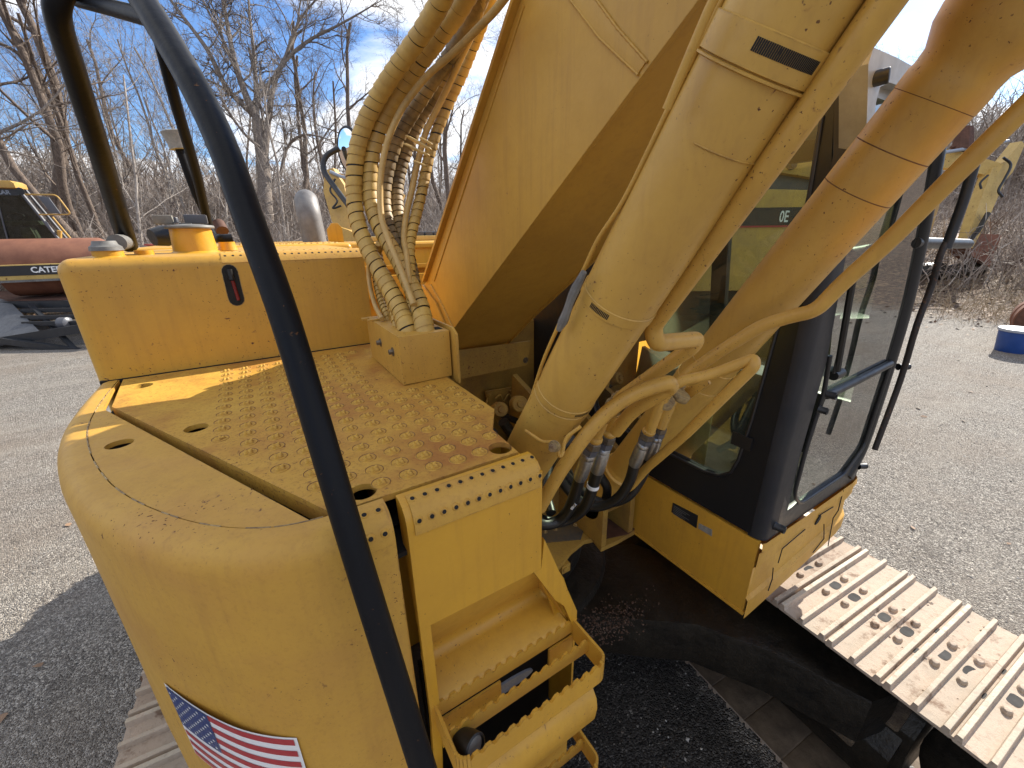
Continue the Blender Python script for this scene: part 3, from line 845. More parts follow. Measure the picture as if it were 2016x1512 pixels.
# ---- steps: serrated treads
def saw_bar(b, x0, x1, y, z, h, th, tooth=0.030, ends=True):
    n = max(4, int(round((x1 - x0) / tooth))); w = (x1 - x0) / n
    top = []
    for i in range(n):
        a = x0 + i * w
        top += [(a, z - .009), (a + w * .26, z), (a + w * .62, z + .001), (a + w * .80, z - .008)]
    poly = [(x0, z - h)] + top + [(x1, z - .008), (x1, z - h)]
    b.prism(poly, XZf, y - th / 2, y + th / 2)
def make_step(x0, x1, yb, yf, z, name='step'):
    b = B()
    saw_bar(b, x0, x1, yb, z, 0.042, 0.006); saw_bar(b, x0, x1, (yb + yf) / 2, z, 0.042, 0.006)
    o = b.make(name, 'yellow_paint', EX, ang=30)
    b = B(); r = 0.022
    saw_bar(b, x0 + r, x1 - r, yf, z, 0.062, 0.007)
    b.make('front_bar', 'yellow_paint', o, ang=30)
    for sx, xe in ((1, x0), (-1, x1)):
        b = B()
        pts = [(xe, yb + .02), (xe, yf + r)] + [(xe + sx * r * (1 - math.cos(a)), yf + r * (1 - math.sin(a))) for a in np.linspace(0, math.pi / 2, 6)][1:]
        for p, q in zip(pts[:-1], pts[1:]):
            d = Vector((q[0] - p[0], q[1] - p[1])); nn = Vector((-d.y, d.x)).normalized() * .0035
            b.add([(p[0] + nn.x, p[1] + nn.y, z - .062), (q[0] + nn.x, q[1] + nn.y, z - .062), (q[0] - nn.x, q[1] - nn.y, z - .062), (p[0] - nn.x, p[1] - nn.y, z - .062),
                   (p[0] + nn.x, p[1] + nn.y, z + .003), (q[0] + nn.x, q[1] + nn.y, z + .003), (q[0] - nn.x, q[1] - nn.y, z + .003), (p[0] - nn.x, p[1] - nn.y, z + .003)],
                  [(0, 1, 2, 3), (4, 5, 6, 7), (0, 1, 5, 4), (1, 2, 6, 5), (2, 3, 7, 6), (3, 0, 4, 7)])
        b.make('side_plate', 'yellow_paint', o, ang=30)
    return o
make_step(0.163, 0.552, 0.606, 0.478, 1.785)
make_step(0.163, 0.552, 0.600, 0.468, 1.405)
# panel below the first step, folded top ridge, with opening above it
b = B()
prof = [(0.545, 1.640), (0.530, 1.646), (0.512, 1.640), (0.497, 1.620), (0.492, 1.59), (0.498, 1.54), (0.56, 1.44), (0.60, 1.42), (0.60, 1.20)]
n = len(prof); xa, xb = 0.155, 0.548
b.add([(xa, y, z) for y, z in prof] + [(xb, y, z) for y, z in prof], [(i, i + 1, n + i + 1, n + i) for i in range(n - 1)])
b.add([(xb, y, z) for y, z in prof] + [(xb, .7, 1.2)], [tuple(range(n + 1))])
b.make('lower_step_panel', 'yellow_paint', EX, ang=50)
b = B(); b.tube([(0.30, 0.585, 1.675), (0.54, 0.585, 1.675)], 0.008, 10)
b.make('cross_rod', 'yellow_paint', EX)
b = B(); b.prism([(0.168, 1.64), (0.325, 1.64), (0.325, 1.735), (0.168, 1.735)], XZf, .598, .604); b.make('support_bracket', 'yellow_paint', EX); b = B(); b.prism([(0.47, 1.64), (0.548, 1.64), (0.548, 1.735), (0.47, 1.735)], XZf, .598, .604)
b.make('support_bracket', 'yellow_paint', EX)
b = B(); b.prism([(0.32 + .10 * math.cos(a) * (1 if abs(math.cos(a)) < .8 else 1), 1.70 + .018 * math.sin(a)) for a in np.linspace(0, 2 * math.pi, 20, endpoint=False)], XZf, .600, .606)
b.make('vent_mesh', 'mesh_grey', EX)
lc = Vector((0.2, 0.5, 1.764))
b = B(); b.cur = 0; b.lathe(lc + Vector((-.012, .04, -.012)), lc + Vector((.06, -.16, .048)), [(0, .018), (.03, .026), (.050, .028), (.052, .024), (.046, .022)], 24, caps=False)
b.cur = 1; b.lathe(lc + Vector((-.012, .04, -.012)), lc + Vector((.06, -.16, .048)), [(.044, .0001), (.046, .023)], 24)
b.make('step_lamp', ['rubber', 'plate_grey'], EX)

# ---- flag decal on the curved wall
def flag():
    s0, ztop, W, H = 1.003, 1.913, 0.295, 0.214
    zt = lambda u: ztop - 0.036 * u / W
    def pt(u, v, off): p = arc_at(s0 + u, off); return (p[0], p[1], zt(u) - v)
    def patch(u0, u1, v0, v1, mi, off, b):
        k = max(1, int(round((u1 - u0) / .02)))
        vs = [pt(u0 + (u1 - u0) * i / k, v, off) for i in range(k + 1) for v in (v0, v1)]
        b.add(vs, [(2 * i, 2 * i + 1, 2 * i + 3, 2 * i + 2) for i in range(k)], mi)
    b = B(); patch(-.005, W + .006, -.005, H + .005, 0, 0.0055, b)
    o = b.make('flag_decal', 'flag_white', EX, fix=False, smooth=False)
    b = B(); h = H / 13
    for i in range(0, 13, 2):
        patch(0.0 if i > 6 else 0.118, W, i * h, (i + 1) * h, 0, 0.0062, b)
    b.make('red_stripes', 'flag_red', o, fix=False, smooth=False)
    b = B(); patch(0, 0.118, 0, 7 * h, 0, 0.0066, b)
    b.make('blue_field', 'flag_blue', o, fix=False, smooth=False)
    b = B()
    for r in range(9):
        cnt = 6 if r % 2 == 0 else 5
        for c in range(cnt):
            u = 0.118 * ((c + (0.5 if cnt == 6 else 1.0)) / 6); v = 7 * h * (r + 1) / 10
            vs = []
            for k in range(10):
                rr = .0042 if k % 2 == 0 else .0018
                a = math.pi / 2 + k * math.pi / 5
                vs.append(pt(u + rr * math.cos(a), v - rr * math.sin(a), 0.0071))
            vs.append(pt(u, v, 0.0071))
            b.add(vs, [(k, (k + 1) % 10, 10) for k in range(10)])
    b.make('stars', 'white_print', o, fix=False, smooth=False)
flag()

# ---- hydraulic tank behind the lid
b = B()
TX0, TX1, TY0, TY1, TZ = -0.497, 0.418, 1.821, 2.86, 2.692
def rounded_box(b, x0, x1, y0, y1, z0, z1, r, seg=5, skip_right=False):
    bm = bmesh.new(); bmesh.ops.create_cube(bm, size=1)
    for v in bm.verts: v.co = Vector(((x0 + x1) / 2 + v.co.x * (x1 - x0), (y0 + y1) / 2 + v.co.y * (y1 - y0), (z0 + z1) / 2 + v.co.z * (z1 - z0)))
    es = []
    for e in bm.edges:
        m = (e.verts[0].co + e.verts[1].co) / 2
        if abs(m.z - z0) < 1e-4: continue
        if skip_right and abs(m.x - x1) < 1e-4: continue
        es.append(e)
    bmesh.ops.bevel(bm, geom=es, offset=r, segments=seg, affect='EDGES', profile=0.5)
    b.bm(bm)
rounded_box(b, TX0, TX1, TY0, TY1, 1.2, TZ, 0.042, 6, True)
tank = b.make('hydraulic_tank', 'yellow_paint', EX, ang=40)
# seam line where plate meets tank
b = B(); b.box(TX0 + .01, TX1, TY0 - .004, TY0 + .01, 2.285, 2.303)
b.make('dark_seam', 'dark_inside', EX)
# grip strip on the tank edge
LT = [(1.885, TZ + .0008), (1.862, TZ + .0006), (1.846, TZ - .005), (1.832, TZ - .016), (1.8235, TZ - .032)]
st3 = strip_plate('grip_strip', [(-0.068, y, z) for y, z in LT], [(0.412, y, z) for y, z in LT], 0.0035, 'yellow_rim', EX)
lip_holes('strip_hole', st3, [((-0.055, 1.868, TZ + .0035), (0.0238, 0, 0), 20, (0, -.12, 1)), ((-0.055, 1.838, TZ - .0085), (0.0238, 0, 0), 20, (0, -.75, .75))], 0.0052)
# sight gauge slot
b = B()
def stadium(cx, cz0, cz1, r, k=8):
    return [(cx + r * math.cos(a), cz1 + r * math.sin(a)) for a in np.linspace(0, math.pi, k)] + [(cx + r * math.cos(a), cz0 + r * math.sin(a)) for a in np.linspace(math.pi, 2 * math.pi, k)]
b.prism(stadium(-0.052, 2.535, 2.632, 0.0235), XZf, 1.8195, 1.830)
g = b.make('sight_gauge', 'dark_inside', EX)
b = B(); b.prism(stadium(-0.052, 2.535, 2.632, 0.0255), XZf, 1.8203, 1.822); b.make('gauge_rim', 'worn_bolt', g)
b = B(); b.tube([(-0.050, 1.818, 2.600), (-0.046, 1.818, 2.530)], 0.0060, 10); b.make('gauge_glass', 'gauge_red', g)
b = B(); b.tube([(-0.052, 1.819, 2.640), (-0.051, 1.817, 2.604)], 0.010, 12); b.make('gauge_cap', 'rubber', g)
# filler neck and cap
fc = (-0.155, 2.12)
b = B(); b.lathe((fc[0], fc[1], TZ), (fc[0], fc[1], 4), [(0, .082), (.003, .078), (.006, .073), (.085, .0675), (.088, .0675)], 40)
fn = b.make('filler_neck', 'yellow_clean', EX)
b = B(); b.lathe((fc[0], fc[1], TZ + .0885), (fc[0], fc[1], 4), [(0, .079), (.005, .0805), (.010, .078), (.013, .060), (.016, .030)], 40)
b.box(fc[0] - .028, fc[0] + .01, fc[1] - .03, fc[1] + .02, TZ + .10, TZ + .108, .002)
b.make('filler_cap', 'cap_grey', fn)
b = B(); b.box(fc[0] - .105, fc[0] - .045, fc[1] - .02, fc[1] + .02, TZ + .104, TZ + .136, .006)
b.make('cap_latch', 'wood_grey', fn)
b = B(); b.box(fc[0] - .012, fc[0] + .062, fc[1] + .00, fc[1] + .04, TZ + .106, TZ + .139, .006)
b.hexbolt((fc[0] - .035, fc[1] - .02, TZ + .108), (0, 0, 1), .008, .02)
b.make('padlock', 'grey_paint', fn)

# ---- engine hood behind
b = B()
rounded_box(b, -0.497, 0.60, 2.87, 4.15, 1.2, 2.700, 0.03, 4)
b.make('engine_hood', 'yellow_clean', EX)
b = B(); rounded_box(b, 0.60, 2.42, 3.25, 4.15, 1.25, 2.690, 0.025, 3)
b.make('engine_hood', 'yellow_clean', EX)
b = B(); b.box(0.9, 2.3, 3.232, 3.26, 2.645, 2.675, .004); b.box(0.62, 1.26, 3.18, 3.26, 2.50, 2.53, .004); b.box(0.62, 1.30, 3.14, 3.26, 2.30, 2.46, .006)
b.make('hood_ledge', 'yellow_paint', EX)
b = B(); b.box(0.9, 1.9, 3.6, 3.9, 2.692, 2.73, .01)
hl = b.make('hood_cover', 'yellow_pale', EX)
b = B()
for i in range(9): b.box(0.98 + i * .08, 1.045 + i * .08, 3.62, 3.88, 2.731, 2.765, .008)
b.make('vent_slats', 'grey_paint', hl)
# small buttons on the hood walkway
b = B()
for i in range(16):
    for j in range(9):
        x = 0.0 + i * .034 + (.017 if j % 2 else 0); y = 2.92 + j * .06
        b.lathe((x, y, 2.700), (x, y, 3), [(0, .011), (.004, .008), (.0055, .003)], 8)
o = b.make('walkway_buttons', 'yellow_rim', EX); o['kind'] = 'stuff'
# exhaust
ex = Vector((0.449, 3.35, 2.704))
b = B(); e0 = Vector((ex.x, 3.35, 2.69))
b.tube(bend([e0, e0 + Vector((-.012, 0, .275)), e0 + Vector((.04, .34, .30))], .15, 12), 0.078, 32)
b.make('exhaust_pipe', 'exhaust_steel', EX)
b = B(); lo = Vector((0.718, 3.9, 2.725))
b.prism([(lo.x - .09, 2.69), (lo.x + .03, 2.69), (lo.x + .03, 2.80), (lo.x, 2.84), (lo.x - .05, 2.84), (lo.x - .09, 2.79)], XZf, 3.88, 3.91, .004)
b.make('lifting_eye', 'yellow_clean', EX)

# ---- handrails
RR = 0.0208
legA = [(0.089, 0.42, 1.883), (0.057, 0.555, 2.291), (0.035, 0.689, 2.625), (0.017, 0.767, 2.781), (0.008, 0.815, 2.864), (-0.008, 0.881, 2.948), (-0.035, 0.977, 3.046), (-0.069, 1.095, 3.154)]
b = B(); b.tube(legA, RR, 28, smooth=6)
b.make('handrail', 'black_tube', EX, ang=60)
legB = [(-0.069, 1.095, 3.154), (-0.115, 1.196, 3.205), (-0.178, 1.288, 3.211), (-0.214, 1.316, 3.167), (-0.24, 1.454, 3.101), (-0.277, 1.676, 2.982), (-0.336, 2.014, 2.813), (-0.362, 2.168, 2.725)]
b = B(); b.tube(legB, RR, 28, smooth=6, rs=[RR, RR, RR, RR * 1.02, RR * 1.08, RR * 1.2, RR * 1.34, RR * 1.4])
b.make('handrail', 'black_tube', EX, ang=60)
b = B(); b.tube([(-0.184, 1.351, 3.203), (-0.122, 1.216, 3.155), (-0.058, 1.051, 3.096)], 0.0135, 18)
b.make('rail_crossbar', 'black_tube', EX)
fb = Vector((-0.364, 2.172, 2.732))
b = B(); b.tube([(-0.345, 1.905, 2.735), (fb.x, fb.y, fb.z + .005)], 0.026, 16)
b.lathe((-0.375, 1.905, 2.712), (-0.375, 1.905, 4), [(0, .044), (.012, .042), (.018, .034), (.03, .03)], 20)
b.make('rail_foot', 'cap_grey', EX)
b = B(); b.lathe((-0.375, 1.905, 2.690), (-0.375, 1.905, 4), [(0, .048), (.005, .040), (.022, .040)], 20)
b.make('rail_boss', 'yellow_clean', EX); b = B()
b.lathe((-0.30, 2.02, 2.690), (-0.30, 2.02, 4), [(0, .034), (.003, .028), (.018, .028)], 20)
b.make('rail_boss', 'yellow_clean', EX); b = B()
b.lathe((-0.049, 2.2, 2.724), (-0.049, 2.2, 3.724), [(-.03, .036), (-.004, .03), (.004, .03)], 20)
b.make('rail_boss', 'yellow_clean', EX)
rf = (-0.046, 2.2, 2.74)
b = B(); b.tube([(-0.092, 1.979, 3.423), (-0.094, 2.02, 3.371), (-0.1, 2.143, 3.213), (-0.101, 2.367, 3.005), (-0.112, 2.587, 2.775), (rf[0] - .02, rf[1], rf[2]), (rf[0] + .02, rf[1], rf[2])], 0.0190, 16, smooth=5)
b.make('handrail', 'black_tube', EX, ang=60)
b = B(); b.tube([(-0.163, 2.785, 3.159), (-0.144, 2.812, 2.959), (-0.12, 2.87, 2.841), (-0.088, 2.878, 2.759)], 0.0185, 14, smooth=4)
o = b.make('lamp_post', 'black_tube', EX, ang=60)
b = B(); b.tube([(-0.08, 2.86, 2.815), (-0.068, 2.811, 2.776)], .03, 12); b.make('post_clamp', 'rust_dark', o)
b = B(); q0 = Vector((-0.156, 2.777, 3.15)); q1 = Vector((-0.165, 2.778, 3.226)); ddv = (q1 - q0)
b.lathe(q0, q1, [(0, .044), (ddv.length * .35, .046), (ddv.length * .95, .056), (ddv.length, .050)], 20)
b.make('lamp_head', 'plate_grey', o)
b = B(); b.lathe((-0.328, 2.5, 2.749), (-0.028, 2.7, 2.799), [(0, .035), (.05, .045), (.09, .04)], 16)
b.make('rubber_cover', 'rubber', EX)

# ---- hose guide box on the lid
b = B(); b.box(0.347, 0.513, 1.207, 1.60, 2.303, 2.458, .006)
hb = b.make('hose_box', 'yellow_pipe', EX)
b = B(); b.prism([(1.17, 2.285), (1.17, 2.45), (1.20, 2.468), (1.62, 2.468), (1.62, 2.285)], YZf, 0.518, 0.526, .002)
b.make('flange_plate', 'yellow_pipe', hb)
for py, pz in ((1.43, 2.395), (1.285, 2.395)):
    b = B(); b.hexbolt((0.347, py, pz), (-1, 0, 0), .0095, .014); b.make('bolt', 'bolt_steel', hb)
b = B(); b.box(0.325, 0.349, 1.56, 1.585, 2.452, 2.459); b.box(0.33, 0.42, 1.50, 1.513, 2.4585, 2.464, .002); b.make('mounting_tab', 'yellow_pipe', hb)
b = B(); b.prism([(0.478, 1.235), (0.502, 1.235), (0.502, 1.275), (0.478, 1.275)], XYf, 2.4583, 2.4592); b.make('hose_opening', 'dark_inside', hb)

# ---- boom
BX0, BX1 = 0.78, 1.25
def bz_low(y): return 2.33 + (1.771 - y) * 0.690
SIDE = [(2.047, 2.117), (1.771, 2.33), (0.608, 3.134)]
foot, mid1, up = SIDE
TOPL = [(2.089, 2.513), (1.187, 3.344)]
low_dir = ((up[0] - mid1[0]), (up[1] - mid1[1]))
def ext(p, q, t): return (p[0] + (q[0] - p[0]) * t, p[1] + (q[1] - p[1]) * t)
lowend = ext(mid1, up, 2.6); topend = ext(TOPL[0], TOPL[1], 2.4)
prof = [foot, mid1, up, lowend, topend, TOPL[1], TOPL[0], (TOPL[0][0] + .07, TOPL[0][1] - .03), (2.26, 2.40), (2.30, 2.28), (2.24, 2.17), (2.12, 2.11)]
boom_root = None
b = B(); b.prism(prof, YZf, BX0, BX0 + .012, .003)
boom = b.make('boom', 'yellow_boom', EX, ang=30)
b = B(); b.prism(prof, YZf, BX1 - .012, BX1, .003); b.make('far_side_plate', 'yellow_boom', boom, ang=30)
b = B()
lo = [foot, mid1, up, lowend]
off = 0.010
vs = []
for y, z in lo: vs += [(BX0 + .01, y + off * .55, z + off * .8), (BX1 - .01, y + off * .55, z + off * .8)]
b.add(vs, [(0, 1, 3, 2), (2, 3, 5, 4), (4, 5, 7, 6)])
b.make('bottom_plate', 'yellow_boom_dark' if False else 'yellow_boom', boom, ang=30)
b = B()
hi = [topend, TOPL[1], TOPL[0]]
vs = []
for y, z in hi: vs += [(BX0 - .022, y, z), (BX1 + .022, y, z), (BX0 - .022, y + .008, z + .011), (BX1 + .022, y + .008, z + .011)]
fs = []
for i in (0, 4): fs += [(i, i + 1, i + 5, i + 4), (i + 2, i + 3, i + 7, i + 6), (i, i + 2, i + 6, i + 4), (i + 1, i + 3, i + 7, i + 5)]
fs += [(8, 9, 11, 10)]
b.add(vs, fs)
b.make('top_plate', 'yellow_boom', boom, ang=30)
# welds: along the lower corner, seam on the side plate, foot casting outline
def weld(name, pts, r, parent, mat='yellow_boom', step=.010):
    pts = [Vector(p) for p in pts]; b = B(); out = []
    for a, c in zip(pts[:-1], pts[1:]):
        k = max(1, int((c - a).length / step))
        for i in range(k): out.append(a + (c - a) * (i / k))
    out.append(pts[-1])
    b.tube(out, r, 6, rs=[r * (0.8 + 0.35 * (i % 2)) for i in range(len(out))])
    return b.make(name, mat, parent, ang=80)
weld('weld_bead', [(BX0 + .014, y + .004, z + .004) for y, z in (foot, mid1, up, lowend)], .006, boom, step=.014)
b = B(); sb_q = [(1.001, 3.296), (0.905, 3.26), (0.808, 3.159), (0.716, 3.073), (0.738, 3.056), (0.863, 3.158)]; b.prism(sb_q, YZf, .7765, .7805, .002); b.make('splice_plate', 'yellow_boom', boom)
weld('seam_weld', [(0.777, 0.997, 3.294), (0.777, 0.86, 3.157), (0.777, 0.735, 3.055)], .003, boom)
weld('seam_weld', [(0.777, 0.901, 3.258), (0.777, 0.805, 3.157), (0.777, 0.713, 3.071)], .003, boom)
weld('seam_weld', [(0.779, 2.032, 2.505), (0.779, 1.914, 2.43), (0.779, 1.828, 2.361), (0.779, 1.782, 2.32)], .007, boom)
weld('seam_weld', [(0.779, 1.98, 2.527), (0.779, 1.168, 3.326)], .004, boom)
b = B(); b.prism([(2.13, 2.496), (1.957, 2.422), (1.861, 2.326), (2.014, 2.278), (2.197, 2.38)], YZf, .768, .779, .003); b.make('foot_casting', 'yellow_boom', boom)
# long scratch along the underside
sc = Vector((1.0, 1.55, bz_low(1.55))); 
b = B()
sp0 = Vector((.93, 1.93, 2.222)); sp1 = Vector((.99, 1.30, 2.663))
b.make if False else None
# rounded lug under the boom near the top
b = B(); lg = Vector((0.95, 0.767, 3.14))
b.lathe((.80, lg.y - .01, lg.z + .02), (1.24, lg.y - .01, lg.z + .02), [(0, .05), (.4, .05)], 24)
b.make('pin_boss', 'yellow_boom', boom)

# ---- boom cylinders
def cylinder(X, a, b_, name='boom_cylinder'):
    """a lower (y,z), b_ upper (y,z) points of the axis"""
    A = Vector((X, *a)); D = (Vector((X, *b_)) - A).normalized()
    return A, D
axisN = [(0.866, 2.212), (0.384, 2.976)]
A, Dn = cylinder(.64, *axisN)
R = .0780
b = B(); b.lathe(A - Dn * .75, A + Dn * 2.6, [(0, R * 1.0), (.30, R * 1.0), (.32, R * 1.02), (.72, R * 1.02), (.735, R), (2.6, R)], 56)
cy = b.make('boom_cylinder', 'yellow_cylinder', EX, ang=30)
def band(parent, t0, t1, R, A, D, extra, name='clamp_band', slots=None, mat='yellow_cylinder', th=.0025):
    b = B(); b.lathe(A + D * t0, A + D * t1, [(0, R + .0005), (.0015, R + th), (t1 - t0 - .0015, R + th), (t1 - t0, R + .0005)], 56, caps=False)
    o = b.make(name, mat, parent, ang=30)
    if slots:
        a0, a1, n, w0, w1 = slots
        u = Vector((1, 0, 0)); w = D.cross(u).normalized()
        b = B()
        for i in range(n):
            a = math.radians(a0 + (a1 - a0) * i / (n - 1))
            c = u * math.cos(a) + w * math.sin(a); tt = D.cross(c).normalized()
            p = A + D * w0 + c * (R + th + .0004); q = A + D * w1 + c * (R + th + .0004); h = tt * .0011
            b.add([(p - h)[:], (p + h)[:], (q + h)[:], (q - h)[:]], [(0, 1, 2, 3)])
        b.make('band_slots', 'dark_inside', o, smooth=False, fix=False)
    return o
def tpar(px, A, D):  # unused helper kept simple
    return (Vector(px) - A).dot(D)
tN = lambda y, z: (Vector((.60, y, z)) - A).dot(Dn)
pN1 = (0.64, 0.612, 2.617); pN2 = (0.64, 0.387, 2.971); pN3 = (0.64, 0.767, 2.359)
t1 = (Vector(pN1) - A).dot(Dn); t2 = (Vector(pN2) - A).dot(Dn); t3 = (Vector(pN3) - A).dot(Dn)
band(cy, t1 - .012, t1 + .012, R, A, Dn, 0, slots=(184, 214, 14, t1 - .006, t1 + .006), mat='yellow_cylinder')
band(cy, t3 - .010, t3 + .010, R, A, Dn, 0, slots=(255, 285, 12, t3 - .005, t3 + .005))
band(cy, t3 - .045, t3 - .015, R, A, Dn, 0)
band(cy, t2 - .020, t2 + .022, R, A, Dn, 0, slots=(206, 268, 34, t2 - .002, t2 + .012), th=.004)
band(cy, t2 - .026, t2 - .0205, R, A, Dn, 0, th=.0055)
weld('weld_ring', [A + Dn * (t2 - .11) + Vector((math.cos(a), 0, 0)) * (R + .0005) + Dn.cross(Vector((1, 0, 0))).normalized() * math.sin(a) * (R + .0005) for a in np.linspace(3.5, 5.6, 30)], .0014, cy, 'yellow_cylinder')
# clamp with ears low on the near cylinder
bc = Vector((0.56, 0.725, 2.25))
b = B(); b.tube(bend([(0.535, 0.802, 2.263), (0.535, 0.723, 2.263), (0.54, 0.678, 2.287), (0.55, 0.681, 2.239), (0.57, 0.691, 2.235), (0.58, 0.697, 2.275), (0.6, 0.665, 2.313)], .02, 5), .0045, 8)
b.make('clamp_ear', 'yellow_pipe', cy)
b = B(); b.hexbolt((0.535, 0.679, 2.275), (-.75, -.5, .1), .0095, .022); b.make('bolt', 'worn_bolt', cy)
# grease line up the left of the near cylinder
gl = [(0.575, 0.962, 2.093), (0.575, 0.896, 2.193), (0.575, 0.79, 2.437), (0.575, 0.726, 2.55), (0.575, 0.68, 2.629), (0.575, 0.646, 2.682), (0.575, 0.612, 2.735), (0.575, 0.553, 2.801), (0.575, 0.476, 2.922), (0.575, 0.411, 3.025)]
b = B(); b.tube(gl, .0045, 8, smooth=4); b.make('grease_line', 'yellow_pipe', cy, ang=80)
b = B(); b.tube([(0.54, 0.681, 2.552), (0.54, 0.662, 2.582), (0.54, 0.639, 2.631), (0.54, 0.609, 2.677)], .0095, 8, smooth=3, rs=[.006, .011, .008, .010, .006]); b.make('line_sleeve', 'cap_grey', cy)
b = B(); b.tube([(0.53, 0.445, 2.904), (0.53, 0.42, 2.952), (0.53, 0.397, 2.995), (0.53, 0.386, 3.011)], .006, 10, smooth=3); b.make('grease_line', 'yellow_pipe', cy, ang=80)

axisF = [(1.197, 1.659), (0.417, 3.01)]
A2, D2 = cylinder(1.38, *axisF)
R2 = .0845
tf = (Vector((1.38, 0.431, 2.988)) - A2).dot(D2)      # seam
tn = (Vector((1.38, 0.376, 3.081)) - A2).dot(D2)       # neck
tb = (Vector((1.38, 0.871, 2.218)) - A2).dot(D2)
b = B(); b.lathe(A2 - D2 * .2, A2 + D2 * 3, [(0, R2), (.2 + tf - .18, R2), (.2 + tf - .178, R2 * 1.004), (.2 + tf - .08, R2 * 1.004), (.2 + tf - .078, R2 * 1.0), (.2 + tn - .085, R2 * 1.0), (.2 + tn - .082, R2 * 1.012), (.2 + tn - .045, R2 * 1.015), (.2 + tn - .035, R2 * .985), (.2 + tn - .01, R2 * 1.0), (.2 + tn + .03, R2 * 1.25), (.2 + tn + .06, R2 * 1.32), (.2 + tn + .9, R2 * 1.32)], 56)
cy2 = b.make('boom_cylinder', 'yellow_cylinder', EX, ang=30)
band(cy2, tb - .028, tb - .004, R2, A2, D2, 0); band(cy2, tb + .085, tb + .090, R2, A2, D2, 0)
for tq in (tf - .178, tf - .079, tn - .084):
    b = B(); b.lathe(A2 + D2 * tq, A2 + D2 * (tq + 1), [(0, R2 * 1.005), (.0012, R2 * 1.012), (.0026, R2 * 1.005)], 56, caps=False); b.make('seam_ring', 'dark_groove', cy2)
tl = (Vector((1.38, 1.191, 1.67)) - A2).dot(D2)
b = B(); b.lathe(A2 + D2 * (tl - .05), A2 + D2 * 3, [(0, R2 * 1.0), (.004, R2 * 1.16), (.022, R2 * 1.18), (.028, R2 * 1.05), (.05, R2)], 48); b.make('end_collar', 'yellow_cylinder', cy2)
b = B(); b.lathe(A2 + D2 * (tl - .30), A2 + D2 * 3, [(0, .06), (.20, .075), (.25, .088)], 32)
b.lathe((1.30, (A2 + D2 * (tl - .33)).y, (A2 + D2 * (tl - .33)).z), (1.5, (A2 + D2 * (tl - .33)).y, (A2 + D2 * (tl - .33)).z), [(0, .085), (.2, .085)], 32)
b.make('cylinder_eye', 'yellow_dull', cy2)

# ---- steel pipes
def pipe(name, pts, r, rad, mat='yellow_pipe', parent=EX, n=20, k=8):
    b = B(); b.tube(bend(pts, rad, k), r, n)
    return b.make(name, mat, parent, ang=60)
p1 = [(0.66, 0.256, 2.999), (0.665, 0.36, 2.842), (0.72, 0.585, 2.552), (0.73, 0.578, 2.516), (0.9, 0.594, 2.497), (0.9, 0.605, 2.474), (0.86, 0.789, 2.285), (0.86, 0.844, 2.19)]
pipe('hydraulic_pipe', p1, .0195, .035)
p2 = [(0.56, 0.772, 2.03), (0.6, 0.741, 2.144), (0.65, 0.705, 2.254), (0.69, 0.679, 2.32), (0.74, 0.638, 2.377), (0.8, 0.583, 2.41), (0.82, 0.59, 2.39), (0.8, 0.686, 2.298), (0.8, 0.739, 2.212)]
pipe('hydraulic_pipe', p2, .0185, .045)
p3 = [(1.12, 0.963, 1.74), (1.13, 0.878, 1.907), (1.13, 0.737, 2.111), (1.16, 0.577, 2.386), (1.17, 0.588, 2.403), (1.12, 0.676, 2.339), (1.04, 0.737, 2.314), (1.03, 0.772, 2.241), (1.03, 0.801, 2.125)]
pipe('hydraulic_pipe', p3, .0165, .04)
p4 = [(1.33, 0.235, 3.003), (1.3, 0.317, 2.857), (1.3, 0.407, 2.704), (1.3, 0.474, 2.609), (1.29, 0.512, 2.536), (1.28, 0.562, 2.516), (1.26, 0.629, 2.48), (1.22, 0.716, 2.389), (1.18, 0.809, 2.282), (1.16, 0.828, 2.191), (1.14, 0.845, 2.088)]
pipe('hydraulic_pipe', p4, .0195, .06)
# clamps where the pipes are held
def clampblock(c, ax, s=1.0, mat='worn_bolt'):
    b = B(); c = Vector(c); ax = Vector(ax).normalized()
    b.lathe(c - ax * .013 * s, c + ax, [(0, .026 * s), (.004, .029 * s), (.022 * s, .029 * s), (.026 * s, .026 * s)], 14)
    u = ax.orthogonal().normalized()
    b.hexbolt(c + u * .034 * s, ax, .008 * s, .03 * s)
    b.tube([(c + u * .034 * s - ax * .012)[:], (c + u * .034 * s + ax * .012)[:]], .014 * s, 10)
    return b.make('pipe_clamp', mat, EX)
clampblock((0.84, 0.787, 2.264), (0, -.4, .9)); clampblock((0.84, 0.745, 2.279), (.1, -.4, .9))
clampblock((1.05, 0.775, 2.235), (0, -.4, .9), 1.1); clampblock((1.12, 0.768, 2.239), (.2, -.4, .9), 1.0)
b = B(); b.prism([(0.835, 2.198), (0.738, 2.299), (0.725, 2.288), (0.812, 2.182)], YZf, .80, .815, .002); o = b.make('clamp_bracket', 'yellow_pipe', EX); b = B(); b.prism([(0.839, 2.212), (0.735, 2.29), (0.725, 2.276), (0.809, 2.179)], YZf, 1.20, 1.212, .002)
o = b.make('clamp_bracket', 'yellow_pipe', EX)
b = B(); b.prism([(1.071, 0.75, 2.239)[0::2], (1.415, 0.75, 2.256)[0::2], (1.024, 0.75, 2.089)[0::2]], XZf, .95, .96) if False else b.box(1.30, 1.38, .90, .91, 2.10, 2.16)
b.make('cylinder_bracket', 'yellow_pipe', EX)

